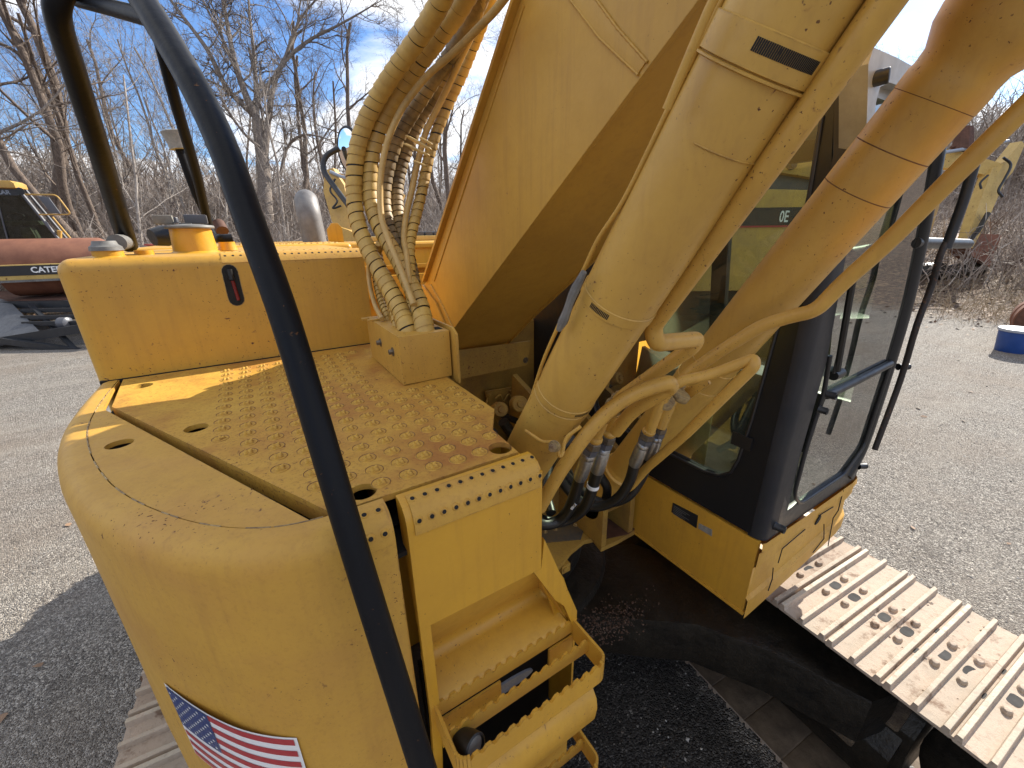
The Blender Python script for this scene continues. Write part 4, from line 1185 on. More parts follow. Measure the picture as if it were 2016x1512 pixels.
# ---- rubber hoses with steel ends (top of fitting -> bottom)
def rubber_hose(top, fit0, fit1, path, r=.0200, txt=None):
    top, fit0, fit1 = Vector(top), Vector(fit0), Vector(fit1)
    b = B(); b.tube([tuple(fit1)] + [tuple(p) for p in path], r, 18, smooth=7)
    h = b.make('rubber_hose', 'rubber', EX, ang=80)
    d = (fit1 - fit0); L = d.length
    b = B(); b.lathe(fit0, fit1, [(0, r * .75), (L * .06, r * 1.05), (L * .16, r * 1.12), (L * .2, r * 1.0), (L * .28, r * 1.16), (L * .95, r * 1.16), (L * 1.08, r * 1.02)], 20)
    b.make('hose_fitting', 'steel_fitting', h)
    d2 = (fit0 - top); L2 = d2.length
    b = B(); b.lathe(top + d2 * .42, fit0, [(0, r * 1.0), (L2 * .03, r * 1.28), (L2 * .28, r * 1.28), (L2 * .30, r * 1.0)], 6)
    b.make('hex_nut', 'bolt_steel', h, ang=20)
    b = B(); b.lathe(top + d2 * .72, fit0 + d2 * .1, [(0, r * .9), (L2 * .02, r * 1.22), (L2 * .26, r * 1.22), (L2 * .3, r * .8)], 6)
    b.make('hex_nut', 'grey_paint', h, ang=20)
    b = B(); b.tube([tuple(top - d2 * .5), tuple(top + d2 * .35)], r * .86, 14); b.lathe(top + d2 * .2, fit0, [(0, r * .86), (L2 * .08, r * 1.15), (L2 * .16, r * 1.15), (L2 * .25, r * .9)], 16)
    b.make('pipe_end', 'yellow_pipe', h)
    return h
hA = rubber_hose((0.8, 0.807, 2.184), (0.8, 0.84, 2.095), (0.8, 0.877, 1.989), [(0.8, 0.907, 1.877), (0.79, 0.927, 1.815), (0.76, 0.946, 1.777), (0.7, 0.955, 1.788), (0.62, 0.946, 1.855)])
hB = rubber_hose((0.86, 0.81, 2.186), (0.86, 0.836, 2.1), (0.86, 0.86, 2.003), [(0.86, 0.881, 1.911), (0.85, 0.903, 1.828), (0.82, 0.947, 1.763), (0.76, 0.975, 1.757), (0.68, 1.005, 1.801)])
hC = rubber_hose((1.08, 0.838, 2.115), (1.08, 0.86, 2.038), (1.08, 0.891, 1.939), [(1.08, 0.91, 1.845), (1.06, 0.943, 1.759), (1.02, 0.996, 1.706), (0.98, 1.042, 1.706), (0.92, 1.07, 1.778), (0.86, 1.078, 1.877)])
hD = rubber_hose((1.15, 0.846, 2.118), (1.15, 0.861, 2.045), (1.15, 0.885, 1.945), [(1.15, 0.912, 1.837), (1.12, 0.945, 1.744), (1.08, 1.013, 1.688), (1.04, 1.077, 1.691), (0.99, 1.121, 1.76), (0.94, 1.13, 1.857)])
def hose_print(pts, txt, size, parent):
    a, c = Vector(pts[0]), Vector(pts[1])
    view = (Vector((0, 0, 2.75)) - a).normalized()
    ux = (c - a).normalized(); uz = (view - ux * view.dot(ux)).normalized(); uy = uz.cross(ux)
    place_text(txt, size, a + uz * .0215 - uy * size * .35, ux, uy, 'white_print', parent, 'hose_print')
hose_print([(0.8, 0.876, 1.896), (0.79, 0.919, 1.821)], 'XT460', .013, hA)
hose_print([(1.15, 0.913, 1.845), (1.13, 0.948, 1.762)], 'XT460 ES', .012, hD)
b = B(); wB = Vector((0.86, 0.875, 1.939)); b.lathe(wB, (0.86, 0.878, 1.917), [(0, .0206), (.0005, .0212), (.014, .0212), (.0145, .0206)], 18); b.make('white_tag', 'white_print', hB)

# ---- wrapped hoses
def wrap_ribbon(b, pts, r, pitch, th=.0022, n=20, mi=0, jitter=.12, seed=0, fat=1.0):
    """spiral plastic guard wound round a hose: one ribbon whose leading edge stands proud"""
    R_ = random.Random(seed)
    P = [Vector(p) for p in pts]; F = frames(P)
    S = [0.0]
    for a, c in zip(P[:-1], P[1:]): S.append(S[-1] + (c - a).length)
    L = S[-1]
    def at_s(s):
        s = max(0, min(L, s)); lo_, hi_ = 0, len(S) - 1
        while hi_ - lo_ > 1:
            m_ = (lo_ + hi_) // 2
            if S[m_] <= s: lo_ = m_
            else: hi_ = m_
        f = (s - S[lo_]) / max(1e-9, S[hi_] - S[lo_])
        p = P[lo_].lerp(P[hi_], f); t, u, w = F[lo_]; t2_, u2, w2 = F[hi_]
        return p, u.lerp(u2, f), w.lerp(w2, f)
    r_base = r
    turns = L / pitch; k = int(turns * n); vs = []; fs = []
    jit = [R_.uniform(-jitter, jitter) * pitch for _ in range(int(turns) + 3)]
    for i in range(k + 1):
        tn_ = i / n; a = 2 * math.pi * tn_
        j = int(tn_); f = tn_ - j; s0 = (tn_ + 0) * pitch + jit[j] * (1 - f) + jit[j + 1] * f
        r = r_base * (1 + (fat - 1) * max(0, 1 - s0 / (L * .30)))
        s1 = s0 + pitch * .945
        for s, rr in ((s0, r + th), (s0 + pitch * .12, r + th * 1.05), (s0 + pitch * .55, r + th * .55), (s1, r - th * .1)):
            p, u, w = at_s(s)
            vs.append((p + (u * math.cos(a) + w * math.sin(a)) * rr)[:])
        p, u, w = at_s(s0 + .0005)
        vs.append((p + (u * math.cos(a) + w * math.sin(a)) * (r - th * .6))[:])
    for i in range(k):
        o = i * 5; q = o + 5
        fs += [(o, q, q + 1, o + 1), (o + 1, q + 1, q + 2, o + 2), (o + 2, q + 2, q + 3, o + 3), (o + 4, q + 4, q, o)]
    b.add(vs, fs, mi)
def wrapped_hose(pts, r, pitch, mat='hose_wrap', seed=0, name='wrapped_hose', fat=1.0):
    pts = [Vector(p) for p in pts]; d0_ = (pts[0] - pts[1]).normalized(); pts = [pts[0] + (d0_ * .03 + Vector((0, 0, -.035)))] + pts
    P = catmull(pts, 8)
    b = B(); b.tube(P, r - .0015, 14, rs=[(r - .0015) * (1 + (fat - 1) * max(0, 1 - i / (len(P) * .30))) for i in range(len(P))])
    o = b.make(name, 'rubber', EX, ang=80)
    b = B(); wrap_ribbon(b, P, r, pitch, seed=seed, fat=fat)
    b.make('spiral_wrap', mat, o, ang=25, fix=False)
    return o
H1 = [(0.406, 1.304, 2.464), (0.411, 1.353, 2.499), (0.4, 1.417, 2.565), (0.383, 1.477, 2.637), (0.366, 1.528, 2.71), (0.356, 1.566, 2.785), (0.359, 1.586, 2.858), (0.369, 1.592, 2.929), (0.387, 1.586, 3.005), (0.417, 1.564, 3.084), (0.455, 1.522, 3.15), (0.49, 1.466, 3.201), (0.528, 1.399, 3.25), (0.557, 1.323, 3.291), (0.569, 1.244, 3.321), (0.579, 1.161, 3.361)]
H2 = [(0.451, 1.267, 2.471), (0.463, 1.325, 2.528), (0.459, 1.386, 2.588), (0.449, 1.448, 2.66), (0.431, 1.503, 2.726), (0.416, 1.547, 2.792), (0.412, 1.577, 2.858), (0.422, 1.592, 2.931), (0.438, 1.594, 3.002), (0.472, 1.581, 3.086), (0.508, 1.55, 3.148), (0.543, 1.505, 3.198), (0.582, 1.449, 3.249), (0.616, 1.385, 3.292), (0.641, 1.313, 3.327), (0.653, 1.24, 3.358), (0.651, 1.162, 3.379)]
H4 = [(0.429, 1.316, 2.466), (0.462, 1.362, 2.523), (0.467, 1.422, 2.593), (0.467, 1.486, 2.683), (0.457, 1.542, 2.759), (0.459, 1.582, 2.835), (0.473, 1.603, 2.903), (0.498, 1.612, 2.977), (0.536, 1.607, 3.058), (0.579, 1.585, 3.124), (0.621, 1.553, 3.184), (0.657, 1.513, 3.237), (0.686, 1.464, 3.28), (0.7, 1.411, 3.309), (0.709, 1.354, 3.342), (0.71, 1.29, 3.367), (0.707, 1.223, 3.396)]
H5 = [(0.449, 1.33, 2.468), (0.476, 1.405, 2.568), (0.49, 1.478, 2.665), (0.493, 1.537, 2.741), (0.502, 1.585, 2.819), (0.52, 1.621, 2.906), (0.553, 1.637, 2.992), (0.596, 1.637, 3.076), (0.644, 1.623, 3.157), (0.687, 1.592, 3.217), (0.711, 1.562, 3.272), (0.735, 1.519, 3.321), (0.753, 1.466, 3.362), (0.762, 1.409, 3.402), (0.763, 1.343, 3.433), (0.75, 1.268, 3.445)]
H6 = [(0.447, 1.359, 2.592), (0.472, 1.436, 2.684), (0.485, 1.486, 2.733), (0.517, 1.527, 2.816), (0.555, 1.55, 2.901), (0.587, 1.562, 2.984), (0.625, 1.561, 3.078), (0.663, 1.537, 3.149), (0.698, 1.499, 3.218), (0.716, 1.451, 3.27), (0.731, 1.39, 3.32), (0.722, 1.318, 3.344), (0.7, 1.24, 3.369)]
H7 = [(0.442, 1.345, 2.493), (0.484, 1.444, 2.667), (0.511, 1.493, 2.732), (0.554, 1.526, 2.817), (0.593, 1.549, 2.902), (0.625, 1.563, 2.987), (0.663, 1.562, 3.077), (0.71, 1.545, 3.171), (0.75, 1.512, 3.25), (0.775, 1.47, 3.32), (0.782, 1.416, 3.364), (0.779, 1.352, 3.404), (0.772, 1.278, 3.444)]
wrapped_hose(H1, .0258, .031, seed=1, fat=1.22)
wrapped_hose(H2, .0258, .032, seed=2, fat=1.2)
wrapped_hose(H4, .0225, .027, 'hose_wrap_dirty', seed=3)
wrapped_hose(H5, .0250, .022, 'hose_wrap_dirty', seed=4)
wrapped_hose(H7, .0175, .028, seed=5)
b = B(); b.tube([(0.43, 1.283, 2.537), (0.431, 1.341, 2.595), (0.429, 1.393, 2.656), (0.421, 1.445, 2.726), (0.417, 1.486, 2.798), (0.428, 1.512, 2.878), (0.447, 1.524, 2.956), (0.477, 1.523, 3.039), (0.521, 1.503, 3.119), (0.559, 1.466, 3.17), (0.594, 1.416, 3.209), (0.627, 1.353, 3.235), (0.649, 1.286, 3.255), (0.665, 1.213, 3.273), (0.668, 1.135, 3.281), (0.67, 1.052, 3.296)], .0105, 12, smooth=6); b.make('thin_hose', 'hose_thin', EX, ang=80)
b = B(); b.tube(H6, .0105, 12, smooth=6); b.make('thin_hose', 'hose_thin', EX, ang=80)
b = B(); b.tube([(0.37, 1.462, 2.469), (0.376, 1.562, 2.505), (0.382, 1.624, 2.572), (0.388, 1.629, 2.636), (0.394, 1.559, 2.692), (0.4, 1.503, 2.718)], .0085, 12, smooth=6); b.make('thin_hose', 'hose_thin', EX, ang=80)
wrapped_hose([(0.4, 1.504, 2.47), (0.406, 1.584, 2.518), (0.412, 1.635, 2.579), (0.418, 1.655, 2.642), (0.424, 1.601, 2.699), (0.43, 1.541, 2.734)], .0135, .020, seed=6)
wrapped_hose([(0.4, 1.399, 2.476), (0.408, 1.461, 2.515), (0.415, 1.536, 2.578), (0.422, 1.6, 2.645), (0.43, 1.645, 2.697)], .0150, .020, seed=7)
wrapped_hose([(0.4, 1.342, 2.465), (0.413, 1.432, 2.519), (0.427, 1.526, 2.578), (0.44, 1.646, 2.623)], .0165, .022, seed=8)
# cable ties
def tie(cpx, rx, tilt=0.3):
    c, u, w = [Vector(q) for q in cpx]
    b = B(); pts = []
    for a in np.linspace(0, 2 * math.pi, 25): pts.append(c + u * (rx * math.cos(a)) + w * (rx * .45 * math.sin(a)))
    b.tube([p[:] for p in pts], .0035, 6, caps=False); b.make('cable_tie', 'tie_yellow', EX, ang=80)
for p0, p1_ in (((0.532, 1.508, 3.055), (0.596, 1.447, 3.006)), ((0.521, 1.504, 3.03), (0.587, 1.445, 2.988)), ((0.54, 1.482, 2.977), (0.579, 1.45, 2.958)), ((0.569, 1.482, 3.048), (0.603, 1.45, 3.022))):
    p0 = Vector(p0); p1_ = Vector(p1_); c = (p0 + p1_) / 2; h = (p1_ - p0)
    tie((c, h.normalized(), Vector((-.3, .9, .3)).normalized()), h.length * .5 - .006)

# ---- main frame below
b = B()
deck = [(1.55, 1.232), (1.414, 1.229), (1.3, 1.235), (1.316, 1.311), (1.264, 1.327), (1.158, 1.306), (1.042, 1.257)]
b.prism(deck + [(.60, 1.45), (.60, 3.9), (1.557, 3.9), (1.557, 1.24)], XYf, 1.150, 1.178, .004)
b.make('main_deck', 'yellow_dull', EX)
b = B(); b.prism([(1.50, 1.23), (1.30, 1.29), (1.32, 2.2), (1.56, 2.2), (1.557, 1.24)], XYf, 1.179, 1.183); b.make('rusty_corner', 'rust_dark', EX)
# lug plates for the boom cylinders
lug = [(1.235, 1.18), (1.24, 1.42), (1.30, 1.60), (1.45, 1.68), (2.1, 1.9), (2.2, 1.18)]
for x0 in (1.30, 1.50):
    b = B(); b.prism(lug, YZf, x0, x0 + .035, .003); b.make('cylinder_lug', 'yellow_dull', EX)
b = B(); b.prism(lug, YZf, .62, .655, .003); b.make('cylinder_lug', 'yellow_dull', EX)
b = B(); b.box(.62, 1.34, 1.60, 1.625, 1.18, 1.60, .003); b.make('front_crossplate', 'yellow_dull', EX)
b = B(); b.prism([(1.04, 1.44), (1.05, 1.56), (1.35, 1.50), (1.33, 1.40), (1.25, 1.34)], XYf, 1.179, 1.186, .002)
br = b.make('cover_strip', 'bracket_grey', EX)
for x, y in ((1.12, 1.49), (1.18, 1.475), (1.30, 1.44)):
    b = B(); b.hexbolt((x, y, 1.186), (0, 0, 1), .010, .014); b.make('bolt', 'worn_bolt', br)
b = B(); cb = (1.082, 1.283, 1.14); b.box(cb[0] - .02, cb[0] + .035, cb[1] - .02, cb[1] + .03, 1.10, 1.15, .004); b.lathe((cb[0], cb[1] - .0205, 1.125), (cb[0], cb[1] - 1, 1.125), [(0, .014), (.004, .014)], 14)
b.make('tie_down_block', 'yellow_dull', EX)
# rear walls under the boom foot
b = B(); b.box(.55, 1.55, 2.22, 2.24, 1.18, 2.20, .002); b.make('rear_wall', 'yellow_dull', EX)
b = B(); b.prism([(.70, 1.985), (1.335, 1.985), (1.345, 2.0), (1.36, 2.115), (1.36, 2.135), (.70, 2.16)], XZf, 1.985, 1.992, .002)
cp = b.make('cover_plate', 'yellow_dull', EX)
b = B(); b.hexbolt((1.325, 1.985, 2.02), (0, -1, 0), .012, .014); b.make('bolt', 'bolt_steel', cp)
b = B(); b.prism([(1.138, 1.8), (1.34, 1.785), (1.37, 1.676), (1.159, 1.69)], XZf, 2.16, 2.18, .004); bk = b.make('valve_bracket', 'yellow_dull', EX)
for q in ((1.157, 2.16, 1.772), (1.317, 2.16, 1.764)):
    b = B(); b.hexbolt(q, (0, -1, 0), .012, .015); b.make('bolt', 'yellow_dull', bk)
for q, rr in (((1.094, 1.9, 1.783), .045), ((1.228, 1.9, 1.786), .05)):
    b = B(); b.lathe(q, (q[0] - .2, q[1] - 1, q[2] + .4), [(-.06, rr), (0, rr), (.006, rr * .9), (.007, rr * .45), (.02, rr * .4)], 24); b.make('valve_cap', 'yellow_dull', EX)
for pts in ([(1.182, 2.12, 1.755), (1.22, 2.12, 1.771), (1.245, 2.12, 1.722), (1.285, 2.12, 1.763), (1.322, 2.12, 1.668)], [(1.064, 2, 1.823), (1.055, 2, 1.776), (1.111, 2, 1.695), (1.145, 2, 1.617)]):
    b = B(); b.tube(pts, .006, 8, smooth=5); b.make('small_hose', 'yellow_dull', EX, ang=80)
b = B(); b.tube([(1.048, 1.8, 1.757), (1.096, 1.8, 1.68), (1.147, 1.8, 1.566)], .03, 12); b.tube([(1.119, 1.95, 1.729), (1.282, 1.95, 1.618)], .02, 12); b.make('valve_block', 'grease_black', EX)
# black hose loops behind the pipes
for pts, r in (([(0.75, 0.963, 1.809), (0.8, 1.062, 1.84), (0.9, 1.147, 1.898), (1, 1.144, 1.961)], .018), ([(1, 0.988, 1.865), (1.05, 0.991, 1.787), (1.1, 1.047, 1.672), (1.1, 1.119, 1.587)], .018), ([(0.9, 1.081, 1.862), (0.98, 1.076, 1.752), (1.05, 1.071, 1.677), (1.12, 1.035, 1.653)], .018)):
    b = B(); b.tube(pts, r, 14, smooth=6); b.make('rubber_hose', 'rubber', EX, ang=80)

# ---- cab
CX0, CX1, CY0, CY1, CZ0, CZ1 = 1.557, 2.44, 0.607, 2.30, 1.548, 3.14
b = B()
b.box(CX0, 1.575, 0.62, 3.2, 1.155, 1.545, .003)
b.box(CX0 - .004, CX0 + .02, 0.615, 3.2, 1.150, 1.166, .003)
b.box(1.575, 2.47, 0.64, 3.2, 1.20, 1.21)
b.box(2.46, 2.475, 0.66, 3.2, 1.25, 1.52)
cbs = b.make('cab_platform', 'yellow_paint', EX)
# front skirt of the platform with rounded outer corner and pressed panels
FS = [(1.557, 1.135), (1.575, 1.20), (1.570, 1.26), (1.60, 1.33), (1.625, 1.44), (1.600, 1.475), (1.605, 1.505)]
b = B()
fr_ = [(1.557, .610), (1.575, .604), (1.9, .600), (2.36, .600), (2.43, .606), (2.475, .63), (2.49, .68), (2.49, 3.2)]
zb = [1.135, 1.150, 1.185, 1.235, 1.245, 1.25, 1.255, 1.28]
n = len(fr_)
rows = [(0.0, 0.0), (.06, .0), (.07, .010), (.175, .012), (.19, -.004), (.30, -.006), (.312, .006), (.40, .006)]
vs = []; fs = []
for k, (h, o_) in enumerate([(0, 0), (.10, 0), (.115, .014), (.27, .020), (.29, 0), (.36, 0), (.375, -.008), (.415, -.004)]):
    for i, (x, y) in enumerate(fr_):
        z = zb[i] + (1.548 - zb[i]) * (h / .415)
        yy = y + (o_ if i < n - 2 else 0); xx = x - (o_ if i >= n - 2 else 0)
        vs.append((xx, yy, z))
for k in range(7):
    for i in range(n - 1): fs.append((k * n + i, k * n + i + 1, (k + 1) * n + i + 1, (k + 1) * n + i))
b.add(vs, fs)
sk = b.make('front_skirt', 'yellow_rim', cbs, ang=25)
b = B()
for pts in ([(1.921, 0.596, 1.463), (1.729, 0.596, 1.447), (1.726, 0.596, 1.371)], [(1.698, 0.596, 1.227), (1.708, 0.596, 1.289), (1.688, 0.596, 1.363)], [(2.257, 0.596, 1.545), (2.275, 0.596, 1.418), (2.236, 0.596, 1.388), (2.289, 0.596, 1.189)], [(2.136, 0.596, 1.396), (2.196, 0.596, 1.282), (2.102, 0.596, 1.239)], [(2.038, 0.596, 1.488), (2.189, 0.596, 1.475)]):
    b = B(); b.tube(pts, .0022, 6); b.make('panel_joint', 'dark_inside', cbs)
b = B(); q = Vector((2.042, 0.597, 1.443)); b.prism([(q.x - .02 + .045 * t - .01 * math.sin(6.28 * s), q.z + .012 * math.sin(6.28 * s) + .03 * t) for t, s in [(0, 0), (.2, .1), (.6, .2), (1, .3), (1, .5), (.8, .65), (.4, .8), (0.05, .95)]], XZf, .5945, .598)
b.make('hook_hole', 'dark_inside', cbs)
# data plate and sticker
dp = [(1.028, 1.488), (0.892, 1.501), (0.889, 1.431), (1.029, 1.433)]
b = B(); b.prism(dp, YZf, 1.5535, 1.5565, .0008); o = b.make('data_plate', 'plate_black', cbs)
b = B()
for i in range(6):
    y0_ = dp[0][0] - .008; z_ = dp[0][1] - .010 - i * .009
    b.add([(1.553, y0_, z_), (1.553, y0_ - .09 + .02 * (i % 3), z_), (1.553, y0_ - .09 + .02 * (i % 3), z_ - .003), (1.553, y0_, z_ - .003)], [(0, 1, 2, 3)])
o2 = b.make('plate_lines', 'plate_text', o, fix=False, smooth=False)
b = B(); b.prism([(0.881, 1.465), (0.816, 1.473), (0.812, 1.439), (0.88, 1.437)], YZf, 1.5538, 1.5565); b.make('barcode_sticker', 'plate_grey', cbs)
# cab side wall facing the boom, with a big window opening
WIN = [(0.722, 3.06), (0.712, 2.84), (0.722, 2.43), (0.745, 2.05), (0.765, 1.86), (0.785, 1.79), (0.83, 1.75), (0.90, 1.735), (1.50, 1.735), (1.60, 1.76), (1.63, 1.82), (1.63, 3.0), (1.60, 3.05), (1.55, 3.07), (0.78, 3.075)]
def wall_with_hole(name, outer, hole, x0, x1, mat, parent):
    cu = bpy.data.curves.new('outline', 'CURVE'); cu.dimensions = '2D'; cu.fill_mode = 'BOTH'
    for pts in (outer, hole):
        s = cu.splines.new('POLY'); s.points.add(len(pts) - 1)
        for p, q in zip(s.points, pts): p.co = (q[0], q[1], 0, 1)
        s.use_cyclic_u = True
    cu.extrude = (x1 - x0) / 2
    o = bpy.data.objects.new('outline', cu); COL.objects.link(o)
    me = bpy.data.meshes.new_from_object(o.evaluated_get(bpy.context.evaluated_depsgraph_get()))
    bpy.data.objects.remove(o); bpy.data.curves.remove(cu)
    b = B(); b.add([(v.co.z + (x0 + x1) / 2, v.co.x, v.co.y) for v in me.vertices], [tuple(p.vertices) for p in me.polygons])
    bpy.data.meshes.remove(me)
    return b.make(name, mat, parent, fix=False, ang=30)
side_out = [(0.66, 1.560), (0.655, 2.3), (0.665, 2.9), (0.70, 3.10), (0.78, 3.16), (2.30, 3.16), (2.30, 1.560)]
cab = wall_with_hole('cab', side_out, WIN, 1.557, 1.585, 'black_paint', EX)
b = B(); b.tube([(1.556, y, z) for y, z in WIN] + [(1.556, *WIN[0])], .007, 8); b.make('window_seal', 'seal_rubber', cab, ang=80)
b = B(); b.add([(1.572, y, z) for y, z in WIN], [tuple(range(len(WIN)))]); b.make('side_window', 'cab_glass', cab, smooth=False)
tp_ = (1.55, 0.784, 1.945)
b = B(); b.box(1.548, 1.556, tp_[1] - .06, tp_[1] + .02, tp_[2] - .025, tp_[2] + .03); b.make('tape_patch', 'seal_rubber', cab)
# rounded front corner post and the front frame
def cab_x1(z): return 2.44 - .14 * max(0, (z - 2.1)) / 1.0
b = B()
post = []
for z in (1.55, 1.9, 2.3, 2.7, 2.95, 3.07, 3.13, 3.165):
    ins = 0 if z < 3.0 else (z - 3.0) ** 1.5 * 1.4
    xr = float(np.interp(z, [1.55, 1.9, 2.2, 2.6, 3.0, 3.2], [1.72, 1.70, 1.735, 1.66, 1.605, 1.60]))
    post.append([(1.5575, .67 + ins, z), (1.5575, .655 + ins, z), (1.5625, .628 + ins, z), (1.575, .612 + ins, z), (1.592, .606 + ins, z), (xr - .006, .606 + ins, z), (xr, .62 + ins, z), (xr, .66 + ins, z)])
vs = [p for r_ in post for p in r_]; m_ = 8
b.add(vs, [(k * m_ + i, k * m_ + i + 1, (k + 1) * m_ + i + 1, (k + 1) * m_ + i) for k in range(len(post) - 1) for i in range(m_ - 1)])
b.make('corner_post', 'black_dusty', cab, ang=60)
b = B()
pr = [(1.76, .0), (1.62, .0)]
# right post (outer), leaning inward with height
rp = [(2.313, 0.612, 1.594), (2.412, 0.612, 1.728), (2.424, 0.612, 2.142), (2.397, 0.612, 2.45), (2.306, 0.612, 2.757), (2.214, 0.612, 2.997), (2.149, 0.612, 3.102)]
b.tube([(p[0], .640, p[2]) for p in rp], .046, 16, smooth=4)
b.tube([(p[0] - .045, .645, p[2] + .01) for p in rp], .028, 12, smooth=4)
b.make('outer_post', 'black_paint', cab, ang=60)
b = B(); b.tube([(1.788, 0.605, 2.146), (2.063, 0.605, 2.153), (2.383, 0.605, 2.166)], .016, 12); b.make('crossbar', 'black_frame', cab)
b = B(); b.prism([(1.645, 1.55), (2.40, 1.55), (2.44, 1.66), (2.26, 1.655), (1.70, 1.650), (1.68, 1.70), (1.645, 1.75)], XZf, .605, .625, .003)
b.make('front_sill', 'black_frame', cab)
b = B(); b.tube(bend([(1.716, 0.603, 2.316), (1.751, 0.603, 2.161), (1.723, 0.603, 1.943), (1.723, 0.603, 1.719), (1.808, 0.603, 1.643), (2.217, 0.603, 1.642), (2.377, 0.603, 1.743), (2.388, 0.603, 2.151)], .04, 6), .0085, 8); b.make('lower_seal', 'seal_rubber', cab, ang=80)
# roof header with rounded opening corner
hd = [(1.588, 2.913), (1.502, 3.068), (1.458, 3.141), (1.465, 3.177), (1.618, 3.18), (1.876, 3.177), (2.142, 3.138), (2.109, 3.109), (1.925, 3.125), (1.755, 3.126), (1.609, 3.122), (1.559, 3.105), (1.557, 3.069), (1.581, 3.003), (1.618, 2.914)]
b = B(); b.prism(hd, XZf, .594, .66); b.make('front_header', 'cab_silver', cab)
b = B(); rounded_box(b, 1.575, 2.20, .63, 2.30, 3.10, 3.205, .05, 5); b.make('cab_roof', 'cab_silver', cab)
b = B(); rounded_box(b, 1.66, 2.12, .66, 2.2, 3.19, 3.235, .03, 4); b.make('roof_cap', 'cab_silver', cab)
b = B(); b.box(1.78, 2.02, .80, 1.2, 3.236, 3.25, .006); b.make('roof_hatch', 'grey_paint', cab)
# windscreens
up_w = [(1.656, 0.614, 2.57), (1.747, 0.614, 2.309), (1.811, 0.614, 2.144), (2.419, 0.614, 2.157), (2.405, 0.614, 2.449), (2.206, 0.614, 2.997), (1.827, 0.614, 3.121), (1.588, 0.614, 3.067)]
b = B(); b.add(up_w, [tuple(range(len(up_w)))]); b.make('windscreen', 'screen_glass', cab, smooth=False)
lw = [(1.801, 0.61, 2.138), (1.759, 0.61, 1.918), (1.76, 0.61, 1.688), (1.842, 0.61, 1.63), (2.252, 0.61, 1.631), (2.418, 0.61, 1.755), (2.402, 0.61, 2.146)]
b = B(); b.add(lw, [tuple(range(len(lw)))]); b.make('lower_windscreen', 'lower_glass', cab, smooth=False)
# door side, rear wall, floor
b = B()
for y0, y1 in ((.63, .70), (1.38, 1.47), (2.22, 2.30)):
    b.prism([(2.44, y0), (2.475, y0), (2.475, y1), (2.44, y1)], lambda u, v, w: (u - .27 * (w - 1.55) / 1.55, v, w), 1.55, 3.10)
b.prism([(2.43, 1.55), (2.465, 1.55), (2.40, 1.95), (2.365, 1.95)], XZf, .70, 2.25, .004)
b.box(2.16, 2.20, .66, 2.28, 3.02, 3.14, .004)
b.make('door_side_frame', 'black_frame', cab)
b = B(); b.add([(2.385, .68, 1.95), (2.385, 2.25, 1.95), (2.36, 2.25, 2.1), (2.19, 2.25, 3.03), (2.19, .70, 3.03), (2.36, .68, 2.1)], [(0, 1, 2, 5), (2, 3, 4, 5)]); b.make('door_window', 'cab_glass', cab, smooth=False)
b = B(); b.box(1.585, 2.44, 2.26, 2.30, 1.55, 2.15, .003); b.box(1.585, 1.66, 2.26, 2.30, 2.15, 3.12); b.box(2.15, 2.30, 2.26, 2.30, 2.15, 3.12); b.box(1.6, 2.3, 2.26, 2.30, 3.0, 3.12)
b.make('rear_wall_panel', 'black_frame', cab)
b = B(); b.box(1.585, 2.44, .63, 2.28, 1.552, 1.575); b.make('cab_floor', 'cab_floor', cab)
b = B(); b.box(1.60, 2.44, 2.05, 2.26, 1.58, 2.2, .02); b.box(1.60, 1.70, 1.0, 1.62, 1.95, 2.0, .01); b.make('rear_shelf', 'cab_trim', cab)
# seat
b = B()
b.box(1.80, 2.26, 1.35, 1.85, 1.86, 2.00, .05); st = b.make('seat', 'seat_cloth', cab, ang=60)
b = B(); rounded_box(b, 1.80, 2.26, 1.80, 1.95, 1.98, 2.62, .06, 4); b.make('backrest', 'seat_cloth', st, ang=60)
b = B(); b.box(1.85, 2.2, 1.40, 1.80, 1.58, 1.86, .02); b.make('seat_base', 'cab_trim', st)
for x0 in (1.66, 2.28):
    b = B(); rounded_box(b, x0, x0 + .12, 1.02, 1.70, 1.60, 2.02, .03, 3); o = b.make('side_console', 'console_green' if x0 < 2 else 'cab_trim', cab, ang=60)
    b = B(); b.tube([(x0 + .06, 1.10, 2.02), (x0 + .06, 1.05, 2.16), (x0 + .04, 1.02, 2.22)], .012, 10, smooth=3); b.tube([(x0 + .04, 1.02, 2.20), (x0 + .035, .995, 2.30)], .022, 12, rs=[.016, .026]); b.make('control_lever', 'cab_trim', o)
b = B(); b.tube([(1.72, 1.75, 2.42), (1.72, 1.55, 2.44), (1.73, 1.38, 2.43), (1.74, 1.35, 2.36)], .012, 10, smooth=4); b.make('armrest_bar', 'seal_rubber', cab)
for x0 in (1.92, 2.06):
    b = B(); b.box(x0, x0 + .09, .72, .98, 1.60, 1.625, .006, M=Matrix.Translation((0, 0, 0))); b.tube([(x0 + .045, .80, 1.62), (x0 + .045, .78, 1.95)], .010, 8); b.tube([(x0 + .045, .78, 1.95), (x0 + .045, .80, 2.0)], .018, 8); b.make('travel_pedal', 'steel_fitting', cab)
b = B(); b.box(1.66, 1.80, .70, .90, 2.00, 2.20, .02); b.tube([(1.70, .8, 1.6), (1.70, .8, 2.0)], .02, 8); b.make('monitor', 'cab_trim', cab)
